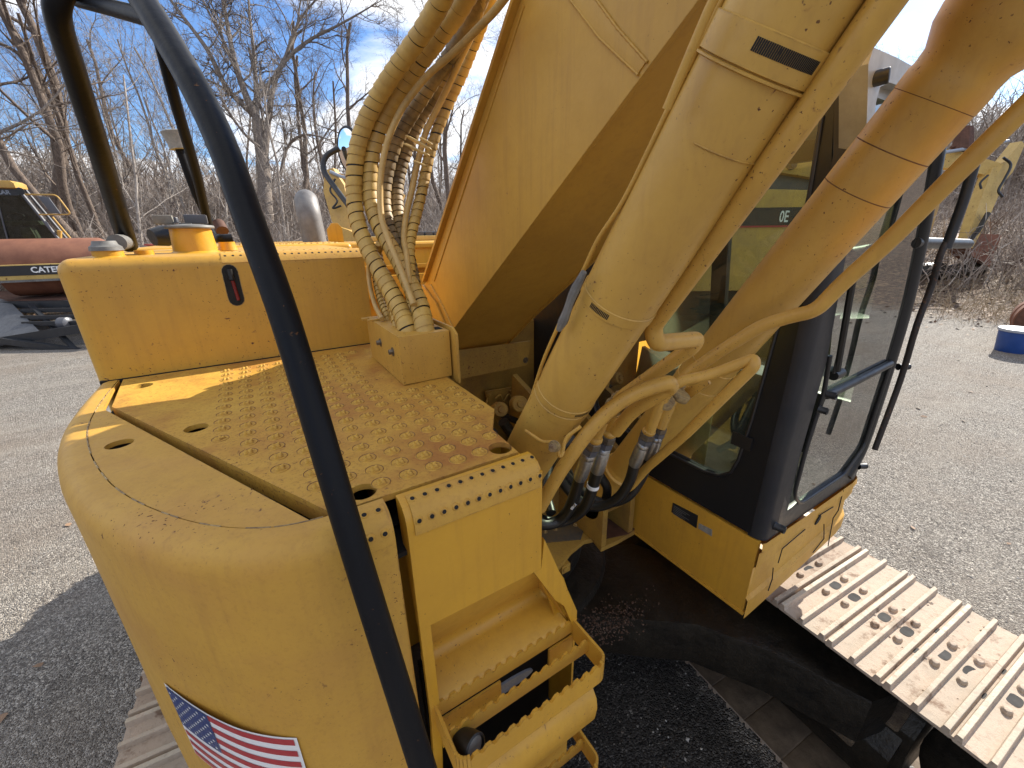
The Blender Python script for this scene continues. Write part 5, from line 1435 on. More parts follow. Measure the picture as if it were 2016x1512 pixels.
# stubs for a guard
def stub(p, d, L_, r, mat='black_frame'):
    b = B(); p = Vector(p); d = Vector(d).normalized()
    b.lathe(p, p + d, [(0, r * 1.15), (L_ * .1, r), (L_ * .97, r), (L_, r * .9), (L_ - .002, r * .55), (L_ * .6, r * .5)], 18, caps=False)
    return b.make('guard_stub', mat, cab)
stub((1.513, 0.62, 3.115), (.25, -.9, .1), .055, .019); stub((1.761, 0.6, 2.16), (.0, -1, .0), .035, .014); stub((1.733, 0.6, 2.104), (.1, -1, -.05), .030, .013)
stub((1.625, 0.605, 1.609), (.1, -1, 0), .038, .016); stub((2.488, 0.6, 2.133), (.6, -.4, 0), .05, .014); stub((2.38, 0.6, 1.635), (.9, -.5, 0), .04, .014)
b = B(); b.tube([(2.277, 0.62, 2.685), (3.009, 0.62, 2.662)], .022, 16); b.tube([(1.793, 0.66, 2.651), (2.372, 0.66, 2.674)], .030, 14); b.make('guard_stub', 'black_frame', cab)
b = B(); b.box(1.60, 2.0, .70, .78, 2.36, 2.42, .01); b.box(1.62, 1.70, .66, .70, 2.30, 2.40, .008); b.make('wiper_motor', 'rubber', cab)
# wiper
b = B(); b.tube([(1.761, 0.585, 2.255), (1.73, 0.585, 2.393), (1.701, 0.585, 2.519), (1.685, 0.585, 2.595)], .011, 8); b.tube([(1.75, 0.59, 2.246), (1.748, 0.59, 2.314), (1.716, 0.59, 2.465)], .005, 6); b.make('wiper', 'rubber', cab)
b = B(); b.tube([(1.782, 0.6, 2.227), (1.848, 0.6, 2.228)], .018, 12); b.make('wiper_pivot', 'rubber', cab)
# long grab rod beside the door with worn paint
b = B(); b.tube([(2.261, 0.52, 2.988), (2.271, 0.52, 2.755), (2.223, 0.52, 2.648), (2.241, 0.52, 2.535), (2.219, 0.52, 2.378), (2.238, 0.52, 2.216), (2.239, 0.52, 2.092), (2.206, 0.52, 1.821)], .011, 12, smooth=4); b.make('door_grab_rod', 'worn_black', EX, ang=70)
b = B(); b.tube([(2.237, 0.515, 3.001), (2.259, 0.515, 2.824), (2.242, 0.515, 2.666)], .016, 12); b.make('grab_rod_sleeve', 'black_frame', EX)

# ---- mirror on its arm at the far side of the hood
b = B(); b.tube([(0.847, 4.028, 3.418), (0.754, 4.064, 3.368), (0.706, 4.06, 3.29), (0.711, 4.022, 3.211), (0.804, 3.724, 2.946), (0.827, 3.613, 2.867)], .022, 10, smooth=5); mr = b.make('mirror_arm', 'black_frame', EX, ang=80)
mc = Vector((0.914, 3.978, 3.397)); tcam = (Vector((0, 0, 2.75)) - mc).normalized(); sd = Vector((0, 0, 1)).cross(tcam).normalized()
nrm = (tcam - sd * 1.15 + Vector((0, 0, .06))).normalized(); u_ = Vector((0, 0, 1)).cross(nrm).normalized(); w_ = nrm.cross(u_)
b = B(); vs = []
for k_, (rr, o_) in enumerate([(1.06, -.02), (1.10, .0), (1.05, .012), (.98, .012)]):
    for i in range(32):
        a = 2 * math.pi * i / 32; vs.append((mc + u_ * math.cos(a) * .125 * rr + w_ * math.sin(a) * .165 * rr + nrm * o_)[:])
b.add(vs, [(k_ * 32 + i, k_ * 32 + (i + 1) % 32, k_ * 32 + 32 + (i + 1) % 32, k_ * 32 + 32 + i) for k_ in range(3) for i in range(32)] + [tuple(range(32))])
b.make('mirror_housing', 'rubber', mr)
b = B(); b.add([(mc + u_ * math.cos(2 * math.pi * i / 32) * .124 + w_ * math.sin(2 * math.pi * i / 32) * .164 + nrm * (.009))[:] for i in range(32)] + [(mc + nrm * .016)[:]], [(i, (i + 1) % 32, 32) for i in range(32)])
b.make('mirror_glass', 'mirror_glass', mr)

# ---- undercarriage, turned a few degrees against the upper structure
UC = Vector((1.07, 1.9, 0)); ua = math.radians(-4.85)
UL = Vector((math.cos(ua), math.sin(ua), 0)); UF = Vector((math.sin(ua), -math.cos(ua), 0))   # sideways to the cab side, forward
def U(l, f, z): return UC + UL * l + UF * f + Vector((0, 0, z))
PITCHS = .216; HALF = 2.10; RT = .455; ZC = .495
def loop_pos(s):
    """arc length round the track, s=0 at the middle of the top run going forward; returns f, z, tilt"""
    Lh = HALF; C_ = math.pi * RT; tot = 4 * Lh + 2 * C_
    s = s % tot
    if s < Lh: return s, ZC + RT, 0.0
    s -= Lh
    if s < C_: a = s / RT; return Lh + RT * math.sin(a), ZC + RT * math.cos(a), a
    s -= C_
    if s < 2 * Lh: return Lh - s, ZC - RT, math.pi
    s -= 2 * Lh
    if s < C_: a = s / RT; return -Lh - RT * math.sin(a), ZC - RT * math.cos(a), math.pi + a
    s -= C_
    return -Lh + s, ZC + RT, 2 * math.pi
def shoe_builder():
    b = B(); hw = .405; t = .004
    P_ = [(-.118, -.003), (-.118, .006), (-.103, .004), (-.099, .026), (-.081, .027), (-.076, .002), (-.010, .0), (-.006, .026), (.010, .027), (.014, .0), (.078, .002), (.083, .028), (.100, .029), (.104, .006), (.112, .004), (.112, -.003), (.101, -.013), (-.104, -.013)]
    b.prism(P_, lambda u, v, w: (w, u, v), -hw, hw, .0012, seg=1)
    for fy in (-.042, .046):
        for sx in (-1, 1):
            c = (sx * .088 - .01, fy, .0005)
            bl = [(0, .021), (.010, .019), (.017, .013), (.019, .004)]
            vs = []; nn = 10
            for h, r in bl:
                for i in range(nn):
                    a = 2 * math.pi * i / nn; vs.append((c[0] + math.cos(a) * r * (1.25 if sx > 0 else 1.1), c[1] + math.sin(a) * r * .85, h))
            b.add(vs, [(k * nn + i, k * nn + (i + 1) % nn, (k + 1) * nn + (i + 1) % nn, (k + 1) * nn + i) for k in range(3) for i in range(nn)] + [tuple(3 * nn + i for i in range(nn))])
    return b
def hole_builder():
    b = B()
    for fy in (-.042, .046):
        vs = [(-.01 + .034 * math.copysign(abs(math.cos(a)) ** .7, math.cos(a)), fy + .022 * math.copysign(abs(math.sin(a)) ** .7, math.sin(a)), .0016) for a in np.linspace(0, 2 * math.pi, 16, endpoint=False)]
        b.add(vs, [tuple(range(16))])
    for x in (-.10, .11):
        b.add([(x + .022 * math.cos(a), .1085 + .0055 * math.sin(a), .0068) for a in np.linspace(0, 2 * math.pi, 10, endpoint=False)], [tuple(range(10))])
    return b
sb = shoe_builder(); hbld = hole_builder()
shoe_b = B(); shoe_b.cur = 0; shoe_b.add(sb.v, sb.f, 0); shoe_b.add(hbld.v, hbld.f, 1)
shoe_b.m = [2 if (mi_ == 0 and len(f_) == 4 and any(shoe_b.v[i][2] < -.0025 for i in f_) and all(shoe_b.v[i][2] < .0055 for i in f_)) else mi_ for f_, mi_ in zip(shoe_b.f, shoe_b.m)]
tmp = shoe_b.make('shoe_master', ['track_steel', 'dark_inside', 'shoe_inside'], None, ang=30)
shoe_me = tmp.data; bpy.data.objects.remove(tmp)
def shoe_variant(seed):
    R_ = random.Random(seed); me = shoe_me.copy(); from mathutils import noise as N_
    for v in me.vertices:
        if v.co.z > -.002: v.co.z += .0022 * N_.noise(Vector((v.co.x * 9, v.co.y * 20, seed * 3.3))); v.co.y += .0016 * N_.noise(Vector((v.co.x * 14, seed * 1.7, v.co.z * 30)))
    b = B()
    for q in range(16):   # clods of dry mud stuck between the bars
        cx, cy = R_.uniform(-.36, .36), R_.choice([-.085, -.07, -.02, .02, .07, .09]) + R_.uniform(-.01, .01); r = R_.uniform(.004, .013)
        b.add([(cx + r * math.cos(a) * R_.uniform(.8, 1.6), cy + r * math.sin(a) * .8, .0005) for a in np.linspace(0, 5.4, 6)] + [(cx, cy, r * .7)], [(k, (k + 1) % 6, 6) for k in range(6)])
    bm = bmesh.new(); bm.from_mesh(me); vv = [bm.verts.new(p) for p in b.v]
    for f in b.f: bm.faces.new([vv[k] for k in f])
    bm.to_mesh(me); bm.free(); return me
shoe_me2, shoe_me3 = shoe_variant(2), shoe_variant(5)
for side in (1, -1):
    lc_ = side * 1.39
    base = U(lc_, 0, 0)
    b = B()
    # chain band inside the shoes
    for s_ in np.linspace(0, 4 * HALF + 2 * math.pi * RT, 90, endpoint=False):
        pass
    ring_o = []; ring_i = []
    Ltot = 4 * HALF + 2 * math.pi * RT
    for s_ in np.linspace(0, Ltot, 120, endpoint=False):
        f, z, a = loop_pos(s_)
        nx, nz = math.sin(a), math.cos(a)
        ring_o.append((f - nx * .018, z - nz * .018)); ring_i.append((f - nx * .10, z - nz * .10))
    for dl in (-.10, .06):
        o0 = len(b.v); m_ = 120; vs = []
        for R__ in (ring_o, ring_i):
            for w_l in (dl, dl + .04):
                for f, z in R__: vs.append(U(lc_ + w_l, f, z)[:])
        b.add(vs, [(i, (i + 1) % m_, m_ + (i + 1) % m_, m_ + i) for i in range(m_)] + [(2 * m_ + i, 2 * m_ + (i + 1) % m_, 3 * m_ + (i + 1) % m_, 3 * m_ + i) for i in range(m_)] + [(i, (i + 1) % m_, 2 * m_ + (i + 1) % m_, 2 * m_ + i) for i in range(m_)] + [(m_ + i, m_ + (i + 1) % m_, 3 * m_ + (i + 1) % m_, 3 * m_ + i) for i in range(m_)])
    tr = b.make('track', 'grease_black', EX)
    nsh = int(round(Ltot / PITCHS)); ph = .02
    for i in range(nsh):
        s_ = (i + ph) * Ltot / nsh
        f, z, a = loop_pos(s_)
        p = U(lc_, f, z)
        o = bpy.data.objects.new('track_shoe', shoe_me if shoe_me2 is None else (shoe_me, shoe_me2, shoe_me3)[(i * 7 + 3) % 3])
        link(o, tr)
        nrm_ = UF * math.sin(a) + Vector((0, 0, 1)) * math.cos(a); tang = UF * math.cos(a) - Vector((0, 0, 1)) * math.sin(a)
        xax = tang.cross(nrm_) * -1
        # local x = sideways, y = backward along the run, z = outward normal
        xa = UL; ya = -tang; za = nrm_
        if xa.cross(ya).dot(za) < 0: xa = -xa
        mt = Matrix((xa, ya, za)).transposed()
        mt = mt @ Matrix.Rotation(random.uniform(-.012, .012), 3, 'X')
        o.rotation_euler = mt.to_euler()
        o.location = p - WL[tr.name] + za * random.uniform(-.002, .002)
    # track frame with sloped mud-covered top
    b = B()
    def UP(pl, f0, f1, bev=.006):
        b.prism(pl, lambda u, v, w: U(lc_ + u * side, w, v)[:], f0, f1, bev)
    UP([(-.20, .22), (.20, .22), (.20, .52), (.10, .72), (-.08, .72), (-.20, .60)], -1.75, 1.75)
    UP([(-.27, .24), (-.20, .24), (-.20, .56), (-.27, .46)], -1.5, 1.72)
    o = b.make('track_frame', 'grease_black', EX)
    b = B()
    UPb = lambda pl, f0, f1: b.prism(pl, lambda u, v, w: U(lc_ + u * side, w, v)[:], f0, f1, .01)
    UPb([(-.30, .42), (-.20, .55), (-.19, .50), (-.29, .38)], -1.3, 1.6); UPb([(-.22, .585), (-.13, .655), (-.10, .73), (-.2, .62)], -.4, 1.7)
    b.make('mud_ledge', 'dried_mud', o)
    for f in np.linspace(-1.6, 1.6, 8):
        b = B(); b.lathe(U(lc_ - .12, f, .20), U(lc_ + .12, f, .20), [(0, .09), (.24, .09)], 20); b.make('roller', 'grease_black', o)
    for f in (-HALF, HALF):
        b = B(); b.lathe(U(lc_ - .09, f, ZC), U(lc_ + .09, f, ZC), [(0, .30), (.02, .345), (.16, .345), (.18, .30)], 36); b.make('idler_wheel' if f > 0 else 'drive_sprocket', 'grease_black', o)
# car body: ring base, sloped drum and four legs
b = B(); b.lathe((UC.x, UC.y, .72), (UC.x, UC.y, 2), [(0, .70), (.12, .66), (.16, .52), (.36, .50), (.37, .46), (.43, .46)], 56)
b.make('swing_bearing', 'grease_black', EX)
b = B()
for sx in (1, -1):
    for sf in (1, -1):
        pl = [(.12, .62), (.42, .84), (.66, 1.00), (.86, 1.28), (1.02, 1.62), (1.20, 1.66), (1.20, 1.02), (1.00, .72), (.78, .38), (.2, .2)]
        b.prism([(x * sx, y * sf) for x, y in pl], lambda u, v, w: U(u, v, w)[:], .52, .80, .012)
        for k in ((.86, 1.28),): pass
b.box(UC.x - .9, UC.x + .9, UC.y - .45, UC.y + .45, .46, .78, .02)
cbod = b.make('car_body', 'grease_black', EX)
cr_pts = np.array([(U(x, y, 0).x, U(x, y, 0).y, .803 + .01) for x, y in zip(rng.normal(.22, .13, 800), rng.normal(.78, .05, 800)) if y < .9 + (x - .2) * .5])
o = scatter_mesh('dirt_crumbs', 'crumbs', cr_pts, (.003, .009)); o.parent = EX; o.location = -WL[EX.name]

# ================================================================== other machines in the yard
UA = Vector((math.cos(YAW), -math.sin(YAW), 0)); FA = Vector((math.sin(YAW), math.cos(YAW), 0))
def G(a, f, z): return (UA * a + FA * f + Vector((0, 0, z)))[:]
def gprism(b, poly, f0, f1, bev=0.0, mi=None): b.prism(poly, lambda u, v, w: G(u, w, v), f0, f1, bev, mi)
def gside(b, poly, a0, a1, bev=0.0, mi=None): b.prism(poly, lambda u, v, w: G(w, u, v), a0, a1, bev, mi)

# ---- drum roller standing on a trailer
RO = root('drum_roller', 'soil roller with a huge rusty drum and yellow cab, parked behind the tank', 'roller', G(-14.2, 13.2, 1.1))
b = B(); rr = .82; b.lathe(G(-15.1, 13.2, 1.95), G(-12.4, 13.2, 1.95), [(0, .70), (.06, rr), (2.30, rr), (2.42, rr * .90), (2.52, rr * .70)], 64)
b.make('drum', 'rusty_drum', RO)
b = B(); gprism(b, [(-15.4, 1.66), (-12.3, 1.66), (-12.3, 2.08), (-15.4, 2.08)], 12.22, 12.34, .01)
gside(b, [(12.3, 1.66), (14.4, 1.66), (14.4, 2.08), (12.3, 2.08)], -12.32, -12.2, .01); gside(b, [(12.3, 1.66), (14.4, 1.66), (14.4, 2.08), (12.3, 2.08)], -15.5, -15.38, .01)
fr = b.make('drum_frame', 'yellow_pale', RO)
b = B(); gprism(b, [(-15.38, 1.78), (-12.32, 1.78), (-12.32, 2.05), (-15.38, 2.05)], 12.205, 12.22); b.make('name_band', 'plate_black', fr)
place_text('CATERPILLAR', .22, G(-14.18, 12.198, 1.85), UA, (0, 0, 1), 'white_print', fr, bold=.006)
b = B(); gprism(b, [(-15.4, 1.60), (-12.3, 1.60), (-12.3, 1.66), (-15.4, 1.66)], 12.18, 12.36); b.make('scraper_bar', 'cap_grey', fr)
# cab
b = B()
gprism(b, [(-16.1, 2.60), (-13.95, 2.60), (-13.98, 2.74), (-16.1, 2.74)], 13.9, 14.6, .02)
b.make('cab_sill', 'yellow_far', RO); b = B(); gprism(b, [(-16.1, 4.20), (-14.52, 4.20), (-14.52, 4.34), (-14.6, 4.40), (-16.1, 4.40)], 13.85, 14.5, .03)
rc = b.make('roller_cab', 'yellow_far', RO)
b = B()
for a0, a1 in ((-14.02, -14.55), (-16.0, -15.6)): b.tube([G(a0, 13.95, 2.72), G(a1, 14.0, 4.22)], .045, 8)
b.tube([G(-14.02, 14.45, 2.72), G(-14.58, 14.45, 4.22)], .04, 8); b.tube([G(-15.20, 13.93, 2.72), G(-15.05, 13.98, 4.22)], .02, 6)
b.make('cab_post', 'grey_paint', rc)
b = B(); gprism(b, [(-15.95, 2.76), (-14.08, 2.76), (-14.58, 4.18), (-15.6, 4.18)], 13.97, 13.98); b.make('cab_window', 'far_glass', rc, smooth=False)
b = B(); gprism(b, [(-15.6, 4.0), (-14.55, 4.0), (-14.6, 4.18), (-15.6, 4.18)], 13.955, 13.965); sb_ = b.make('sun_strip', 'plate_black', rc, smooth=False)
place_text('CATERPILLAR', .16, G(-15.70, 13.945, 4.03), UA, (0, 0, 1), 'pail_rim' if False else 'mesh_grey', rc, bold=.004)
b = B(); gprism(b, [(-16.0, 2.76), (-14.3, 2.76), (-14.75, 4.1), (-15.9, 4.1)], 14.65, 14.7)
b.make('rear_panel', 'cab_trim', rc)
b = B(); gprism(b, [(-15.3, 3.18), (-14.45, 3.18), (-14.5, 3.30), (-15.3, 3.30)], 14.3, 14.6, .02); gprism(b, [(-14.95, 2.78), (-14.65, 2.78), (-14.7, 3.1), (-14.95, 3.1)], 14.2, 14.5, .02); b.make('dashboard', 'seat_cloth', rc)
b = B(); b.tube([G(-14.95 + .2 * math.cos(t), 14.25, 3.42 + .10 * math.sin(t)) for t in np.linspace(0, 6.283, 20)], .018, 6); b.make('steering_wheel', 'rubber', rc)
b = B(); b.tube(bend([G(-14.35, 13.8, 4.02), G(-13.6, 13.7, 4.02), G(-13.42, 13.7, 3.46), G(-14.2, 13.8, 3.46)], .12, 5), .022, 8); mb_ = b.make('mirror_bracket', 'yellow_far', RO)
b = B(); gprism(b, [(-14.05, 3.98), (-13.80, 3.95), (-13.66, 3.48), (-13.88, 3.5)], 13.68, 13.74, .02); b.make('side_mirror', 'grey_paint', mb_)
b = B(); b.lathe(G(-14.38, 13.75, 4.1), G(-14.38, 13.6, 4.1), [(0, .05), (.05, .10), (.08, .10)], 16); b.make('work_lamp', 'rubber', RO)
b = B(); b.tube([G(-14.0, 14.0, 3.4), G(-13.7, 13.9, 2.7)], .025, 6); b.tube([G(-14.05, 14.0, 2.7), G(-13.95, 14.0, 3.0)], .06, 6); b.make('grab_handle', 'yellow_far', RO)
b = B(); gprism(b, [(-15.9, 1.9), (-12.7, 1.9), (-12.9, 2.3), (-15.9, 2.5)], 14.3, 16.0, .1); b.make('roller_body', 'yellow_far', RO)
for a0 in (-15.9, -13.3):
    b = B(); b.lathe(G(a0, 16.2, 1.8), G(a0 + .5, 16.2, 1.8), [(0, .5), (.05, .68), (.45, .68), (.5, .5)], 28); b.make('rear_tyre', 'rubber', RO)

RO.rotation_euler = (0, 0, math.radians(24))
# ---- equipment trailer with steel ramp
TRL = root('equipment_trailer', 'black steel equipment trailer with a tread-plate ramp carrying the roller', 'trailer', G(-13.4, 11.6, 0))
def beam(name, p, q, w, h, mat='trailer_black', parent=TRL):
    p, q = Vector(p), Vector(q); d = (q - p).normalized(); s = d.cross(Vector((0, 0, 1))).normalized(); t = s.cross(d)
    b = B(); c = []
    for e in (p, q):
        for su, sv in ((-1, -1), (1, -1), (1, 1), (-1, 1)): c.append((e + s * su * w / 2 + t * sv * h / 2)[:])
    b.add(c, [(0, 1, 2, 3), (4, 5, 6, 7), (0, 1, 5, 4), (1, 2, 6, 5), (2, 3, 7, 6), (3, 0, 4, 7)])
    return b.make(name, mat, parent)
beam('deck_plate', G(-19, 13.4, 1.02), G(-11.0, 13.4, 1.02), 2.3, .14, 'rust_dark')
beam('rear_beam', G(-19, 12.2, .96), G(-10.5, 12.2, .96), .12, .20)
for ff, zz_ in ((11.85, .84), (11.5, .70), (11.25, .58)): beam('deck_rail', G(-14.0 + (11.85 - ff), ff, zz_), G(-10.6, ff, zz_), .08, .11)
beam('outer_rail', (-6.679, 16.754, 0.09), (-3.126, 14.915, 0.622), .12, .22)
beam('diagonal_brace', (-6.372, 16.604, 0.326), (-3.362, 14.456, -0.196), .12, .16)
beam('cross_member', (-5.495, 17.535, 0.976), (-4.243, 15.072, -0.029), .10, .10)
b = B(); pr_ = [(-7.092, 19.044, 1.311), (-6.096, 18.197, 1.067), (-5.033, 15.949, 0.434), (-6.658, 16.785, 0.192)]
b.add(pr_ + [(p[0], p[1], p[2] - .06) for p in pr_], [(0, 1, 2, 3), (7, 6, 5, 4), (0, 1, 5, 4), (1, 2, 6, 5), (2, 3, 7, 6), (3, 0, 4, 7)])
b.make('ramp', 'tread_plate', TRL)
hp = Vector((-4.512, 16.004, 0.58)); b = B(); b.lathe(hp - UA * .15, hp + UA * .2, [(0, .10), (.05, .16), (.25, .16), (.3, .09)], 20); b.make('wheel_hub', 'grey_paint', TRL)
for a0 in (-17.5, -16.3):
    b = B(); b.lathe(G(a0, 12.0, .45), G(a0, 12.35, .45), [(0, .30), (.04, .45), (.30, .45), (.34, .3)], 28); b.make('trailer_wheel', 'rubber', TRL)
for a0 in (-12.0, -18.5): beam('landing_leg', G(a0, 12.4, 0.0), G(a0, 12.4, .95), .12, .12)

# ---- heap of boards and red canvas beyond the roller
HP = root('scrap_heap', 'low heap of weathered boards with red canvas beside the roller drum', 'scrap heap', G(-13.0, 15.8, 1.6))
for i in range(7):
    o = beam('board', G(-13.6 + i * .1, 15.5 + i * .12, 2.32 + .04 * i), G(-11.7 + i * .12, 15.2 + .2 * i, 2.18 + .03 * i), .22, .05, 'tarp', HP)
beam('canvas_roll', G(-13.2, 15.9, 2.50), G(-11.9, 15.7, 2.44), .3, .06, 'canvas_red', HP)
beam('trestle', G(-12.8, 15.7, 0.0), G(-12.8, 15.7, 2.25), 1.2, .3, 'rust_dark', HP)
beam('trestle', G(-13.6, 15.7, 0.0), G(-13.6, 15.7, 2.25), 1.0, .3, 'rust_dark', HP)

# ---- helper: a digging arm made of profiled plates between pixel-free points
def arm(name, pts, w, th, mat, parent, nrm):
    """pts: centre line, th: depth of the plate at each point, w: sideways width"""
    P = [Vector(p) for p in pts]; nrm = Vector(nrm).normalized(); vs = []
    for i, p in enumerate(P):
        d = (P[min(i + 1, len(P) - 1)] - P[max(0, i - 1)]).normalized(); s = d.cross(nrm).normalized()
        for su, sv in ((-1, -1), (1, -1), (1, 1), (-1, 1)): vs.append((p + s * su * th[i] / 2 + nrm * sv * w / 2)[:])
    fs = [(0, 1, 2, 3), tuple(len(vs) - 4 + k for k in range(4))]
    for i in range(len(P) - 1):
        for k in range(4): fs.append((4 * i + k, 4 * i + (k + 1) % 4, 4 * i + 4 + (k + 1) % 4, 4 * i + 4 + k))
    b = B(); b.add(vs, fs); return b.make(name, mat, parent)

# centre excavator beyond the hood
E2 = root('distant_excavator', 'yellow excavator arm standing beyond the hood beside the hanging hoses', 'excavator', G(-6.4, 18, 1.0), group=None)
arm('stick', [(3.55, 18.881, 5.101), (3.575, 18.566, 4.413), (3.585, 18.091, 3.334), (3.626, 17.661, 2.404)], .5, [.35, .85, .75, .4], 'yellow_far', E2, FA)
arm('boom_end', [(3.606, 19.027, 4.942), (4.184, 18.788, 4.636), (4.89, 18.524, 4.455), (5.961, 18.134, 3.926)], .45, [.3, .5, .6, .7], 'yellow_far', E2, FA)
b = B(); b.tube([(3.439, 18.53, 5.003), (3.763, 18.249, 4.815), (4.077, 18.021, 4.737)], .06, 8); b.make('stick_cylinder', 'pail_rim', E2)
b = B(); b.tube([(3.528, 18.233, 4.733), (3.278, 18.208, 4.321), (3.431, 17.955, 3.955), (3.228, 17.964, 3.687), (3.524, 17.818, 3.772)], .035, 6, smooth=5); b.make('arm_hose', 'rubber', E2)
arm('bucket', [(3.433, 18.008, 2.928), (3.665, 17.718, 2.589), (4.069, 17.4, 2.434)], 1.0, [.3, .7, .5], 'yellow_far', E2, FA)
b = B(); gprism(b, [(-6.0, 1.2), (-3.4, 1.2), (-3.4, 2.4), (-6.0, 2.4)], 18, 21, .08); b.make('upper_body', 'yellow_far', E2)
b = B(); gprism(b, [(-6.4, .5), (-3.0, .5), (-3.0, 1.2), (-6.4, 1.2)], 17.5, 21.2, .2); b.make('undercarriage', 'grease_black', E2)

# excavator seen through the cab: tall body side with a black number band, boom base above
ec = Vector((9.366, 4.586, 2.966))
E3 = root('parked_excavator', 'yellow excavator with black number band seen through the cab windows', 'excavator', (ec.x, ec.y, 0))
ea = ec.dot(UA); ef = ec.dot(FA)
b = B(); gprism(b, [(ea - 3.2, 1.5), (ea + 2.0, 1.5), (ea + 2.0, ec.z + .42), (ea - .5, ec.z + .5), (ea - 3.2, ec.z + .5)], ef + .05, ef + 2.6, .05); bd = b.make('body', 'yellow_far', E3)
b = B(); gprism(b, [(ea - 1.0, ec.z - .17), (ea + 1.6, ec.z - .17), (ea + 1.6, ec.z + .16), (ea - 1.0, ec.z + .16)], ef + .03, ef + .05); b.make('number_band', 'plate_black', bd)
b = B(); gprism(b, [(ea - 1.0, ec.z - .205), (ea + 1.6, ec.z - .205), (ea + 1.6, ec.z - .175), (ea - 1.0, ec.z - .175)], ef + .03, ef + .05); b.make('red_line', 'flag_red', bd)
place_text('0E', .30, G(ea - .16, ef + .02, ec.z - .11), UA, (0, 0, 1), 'white_print', bd, bold=.004, sx=.62)
b = B(); gprism(b, [(ea - .55, ec.z + .95), (ea - .3, ec.z + 1.5), (ea + .2, ec.z + 1.62), (ea + .9, ec.z + 1.4), (ea + 1.6, ec.z + .6), (ea + .6, ec.z + .78)], ef + .7, ef + 1.2, .03); bo = b.make('boom_base', 'yellow_far', E3)
for q in ((ea - .12, ec.z + 1.08), (ea + .28, ec.z + 1.0)):
    b = B(); b.lathe(G(q[0], ef + .70, q[1]), G(q[0], ef, q[1]), [(0, .10), (.06, .10), (.065, .06), (.1, .06)], 14); b.make('pin', 'rubber', bo)
b = B(); gprism(b, [(ea - .6, ec.z + .5), (ea + 1.8, ec.z + .45), (ea + 1.8, ec.z + .9), (ea - .6, ec.z + .95)], ef + .9, ef + 1.3, .02); b.make('engine_cover', 'grey_paint', E3)
b = B(); gprism(b, [(ea - 3.0, .1), (ea + 2.4, .1), (ea + 2.6, .6), (ea + 2.2, .95), (ea - 2.8, .95), (ea - 3.2, .6)], ef - .3, ef + .4, .1); gprism(b, [(ea - 2.0, .6), (ea + 1.4, .6), (ea + 1.4, 1.5), (ea - 2.0, 1.5)], ef + .3, ef + 2.2, .1); b.make('undercarriage', 'grease_black', E3)
b = B(); gprism(b, [(ea - 2.9, ec.z + .5), (ea - 1.6, ec.z + .5), (ea - 1.6, ec.z + 1.5), (ea - 2.9, ec.z + 1.5)], ef + .3, ef + 1.6, .06); b.make('operator_cab', 'grey_paint', E3)

# pale excavator on the bank
E4 = root('bank_excavator', 'pale weathered excavator with folded arm and brown bucket on the leafy bank', 'excavator', (24.782, 5.166, 0.834))
arm('boom', [(25.777, 8.329, 5.199), (25.704, 7.345, 5.428), (25.996, 6.579, 5.232), (26.946, 5.547, 4.786)], .5, [.8, .75, .6, .5], 'yellow_pale', E4, FA)
arm('stick', [(28.026, 5.345, 5.854), (27.334, 5.373, 4.938), (26.917, 5.505, 4.648), (26.075, 5.387, 3.182), (25.328, 5.296, 1.911)], .42, [.22, .62, .85, .66, .35], 'yellow_pale', E4, FA)
b = B(); b.tube([(25.112, 6.753, 5.53), (26.208, 6.153, 5.707), (27.4, 5.509, 5.92)], .07, 10); b.make('stick_cylinder', 'pail_rim', E4)
b = B(); b.tube([(26.771, 5.364, 5.27), (26.972, 5.113, 4.978), (26.655, 5.085, 4.462), (26.354, 5.08, 4.024), (26.441, 4.917, 3.772)], .045, 6, smooth=5); b.tube([(26.11, 5.484, 4.607), (25.789, 5.559, 4.323), (25.776, 5.467, 4.092)], .04, 6, smooth=4); b.make('arm_hose', 'rubber', E4)
b = B(); b.tube([(25.809, 5.043, 3.165), (25.321, 5.055, 2.499), (24.882, 5.137, 2.063)], .09, 8); b.make('bucket_link', 'grease_black', E4)
bq = [(25.3, 5.442, 2.207), (25.964, 5.113, 2.393), (26.739, 4.612, 2.34), (26.446, 4.554, 1.792), (26.053, 4.499, 1.108), (25.548, 4.987, 1.512)]
b = B(); q2 = [(Vector(p) + FA * 1.1 + UA * .25)[:] for p in bq]; nn = len(bq); b.add(list(bq) + q2, [tuple(range(nn)), tuple(range(2 * nn - 1, nn - 1, -1))] + [(i, (i + 1) % nn, nn + (i + 1) % nn, nn + i) for i in range(nn)]); b.make('bucket', 'rusty_drum', E4)
b = B(); b.tube([(24.898, 5.777, 0.677), (26.528, 4.892, 0.955)], .38, 10); b.tube([(23.483, 7.8, 0.725), (25.389, 5.758, 0.753)], .5, 10); b.make('undercarriage', 'grease_black', E4)
b = B(); c_ = Vector((25.418, 8.254, 3.076)); b.box(c_.x - 1.2, c_.x + 1.6, c_.y - 1.4, c_.y + 1.4, c_.z - 1.6, c_.z + .6, .15); b.make('upper_body', 'yellow_pale', E4)
b = B(); b.tube([(26.272, 6.681, 6.437), (25.998, 6.466, 5.553)], .30, 8, rs=[.28, .36]); b.tube([(25.666, 6.76, 5.757), (26.617, 6.182, 5.78)], .06, 6); b.make('exhaust_stack', 'rust_dark', E4)

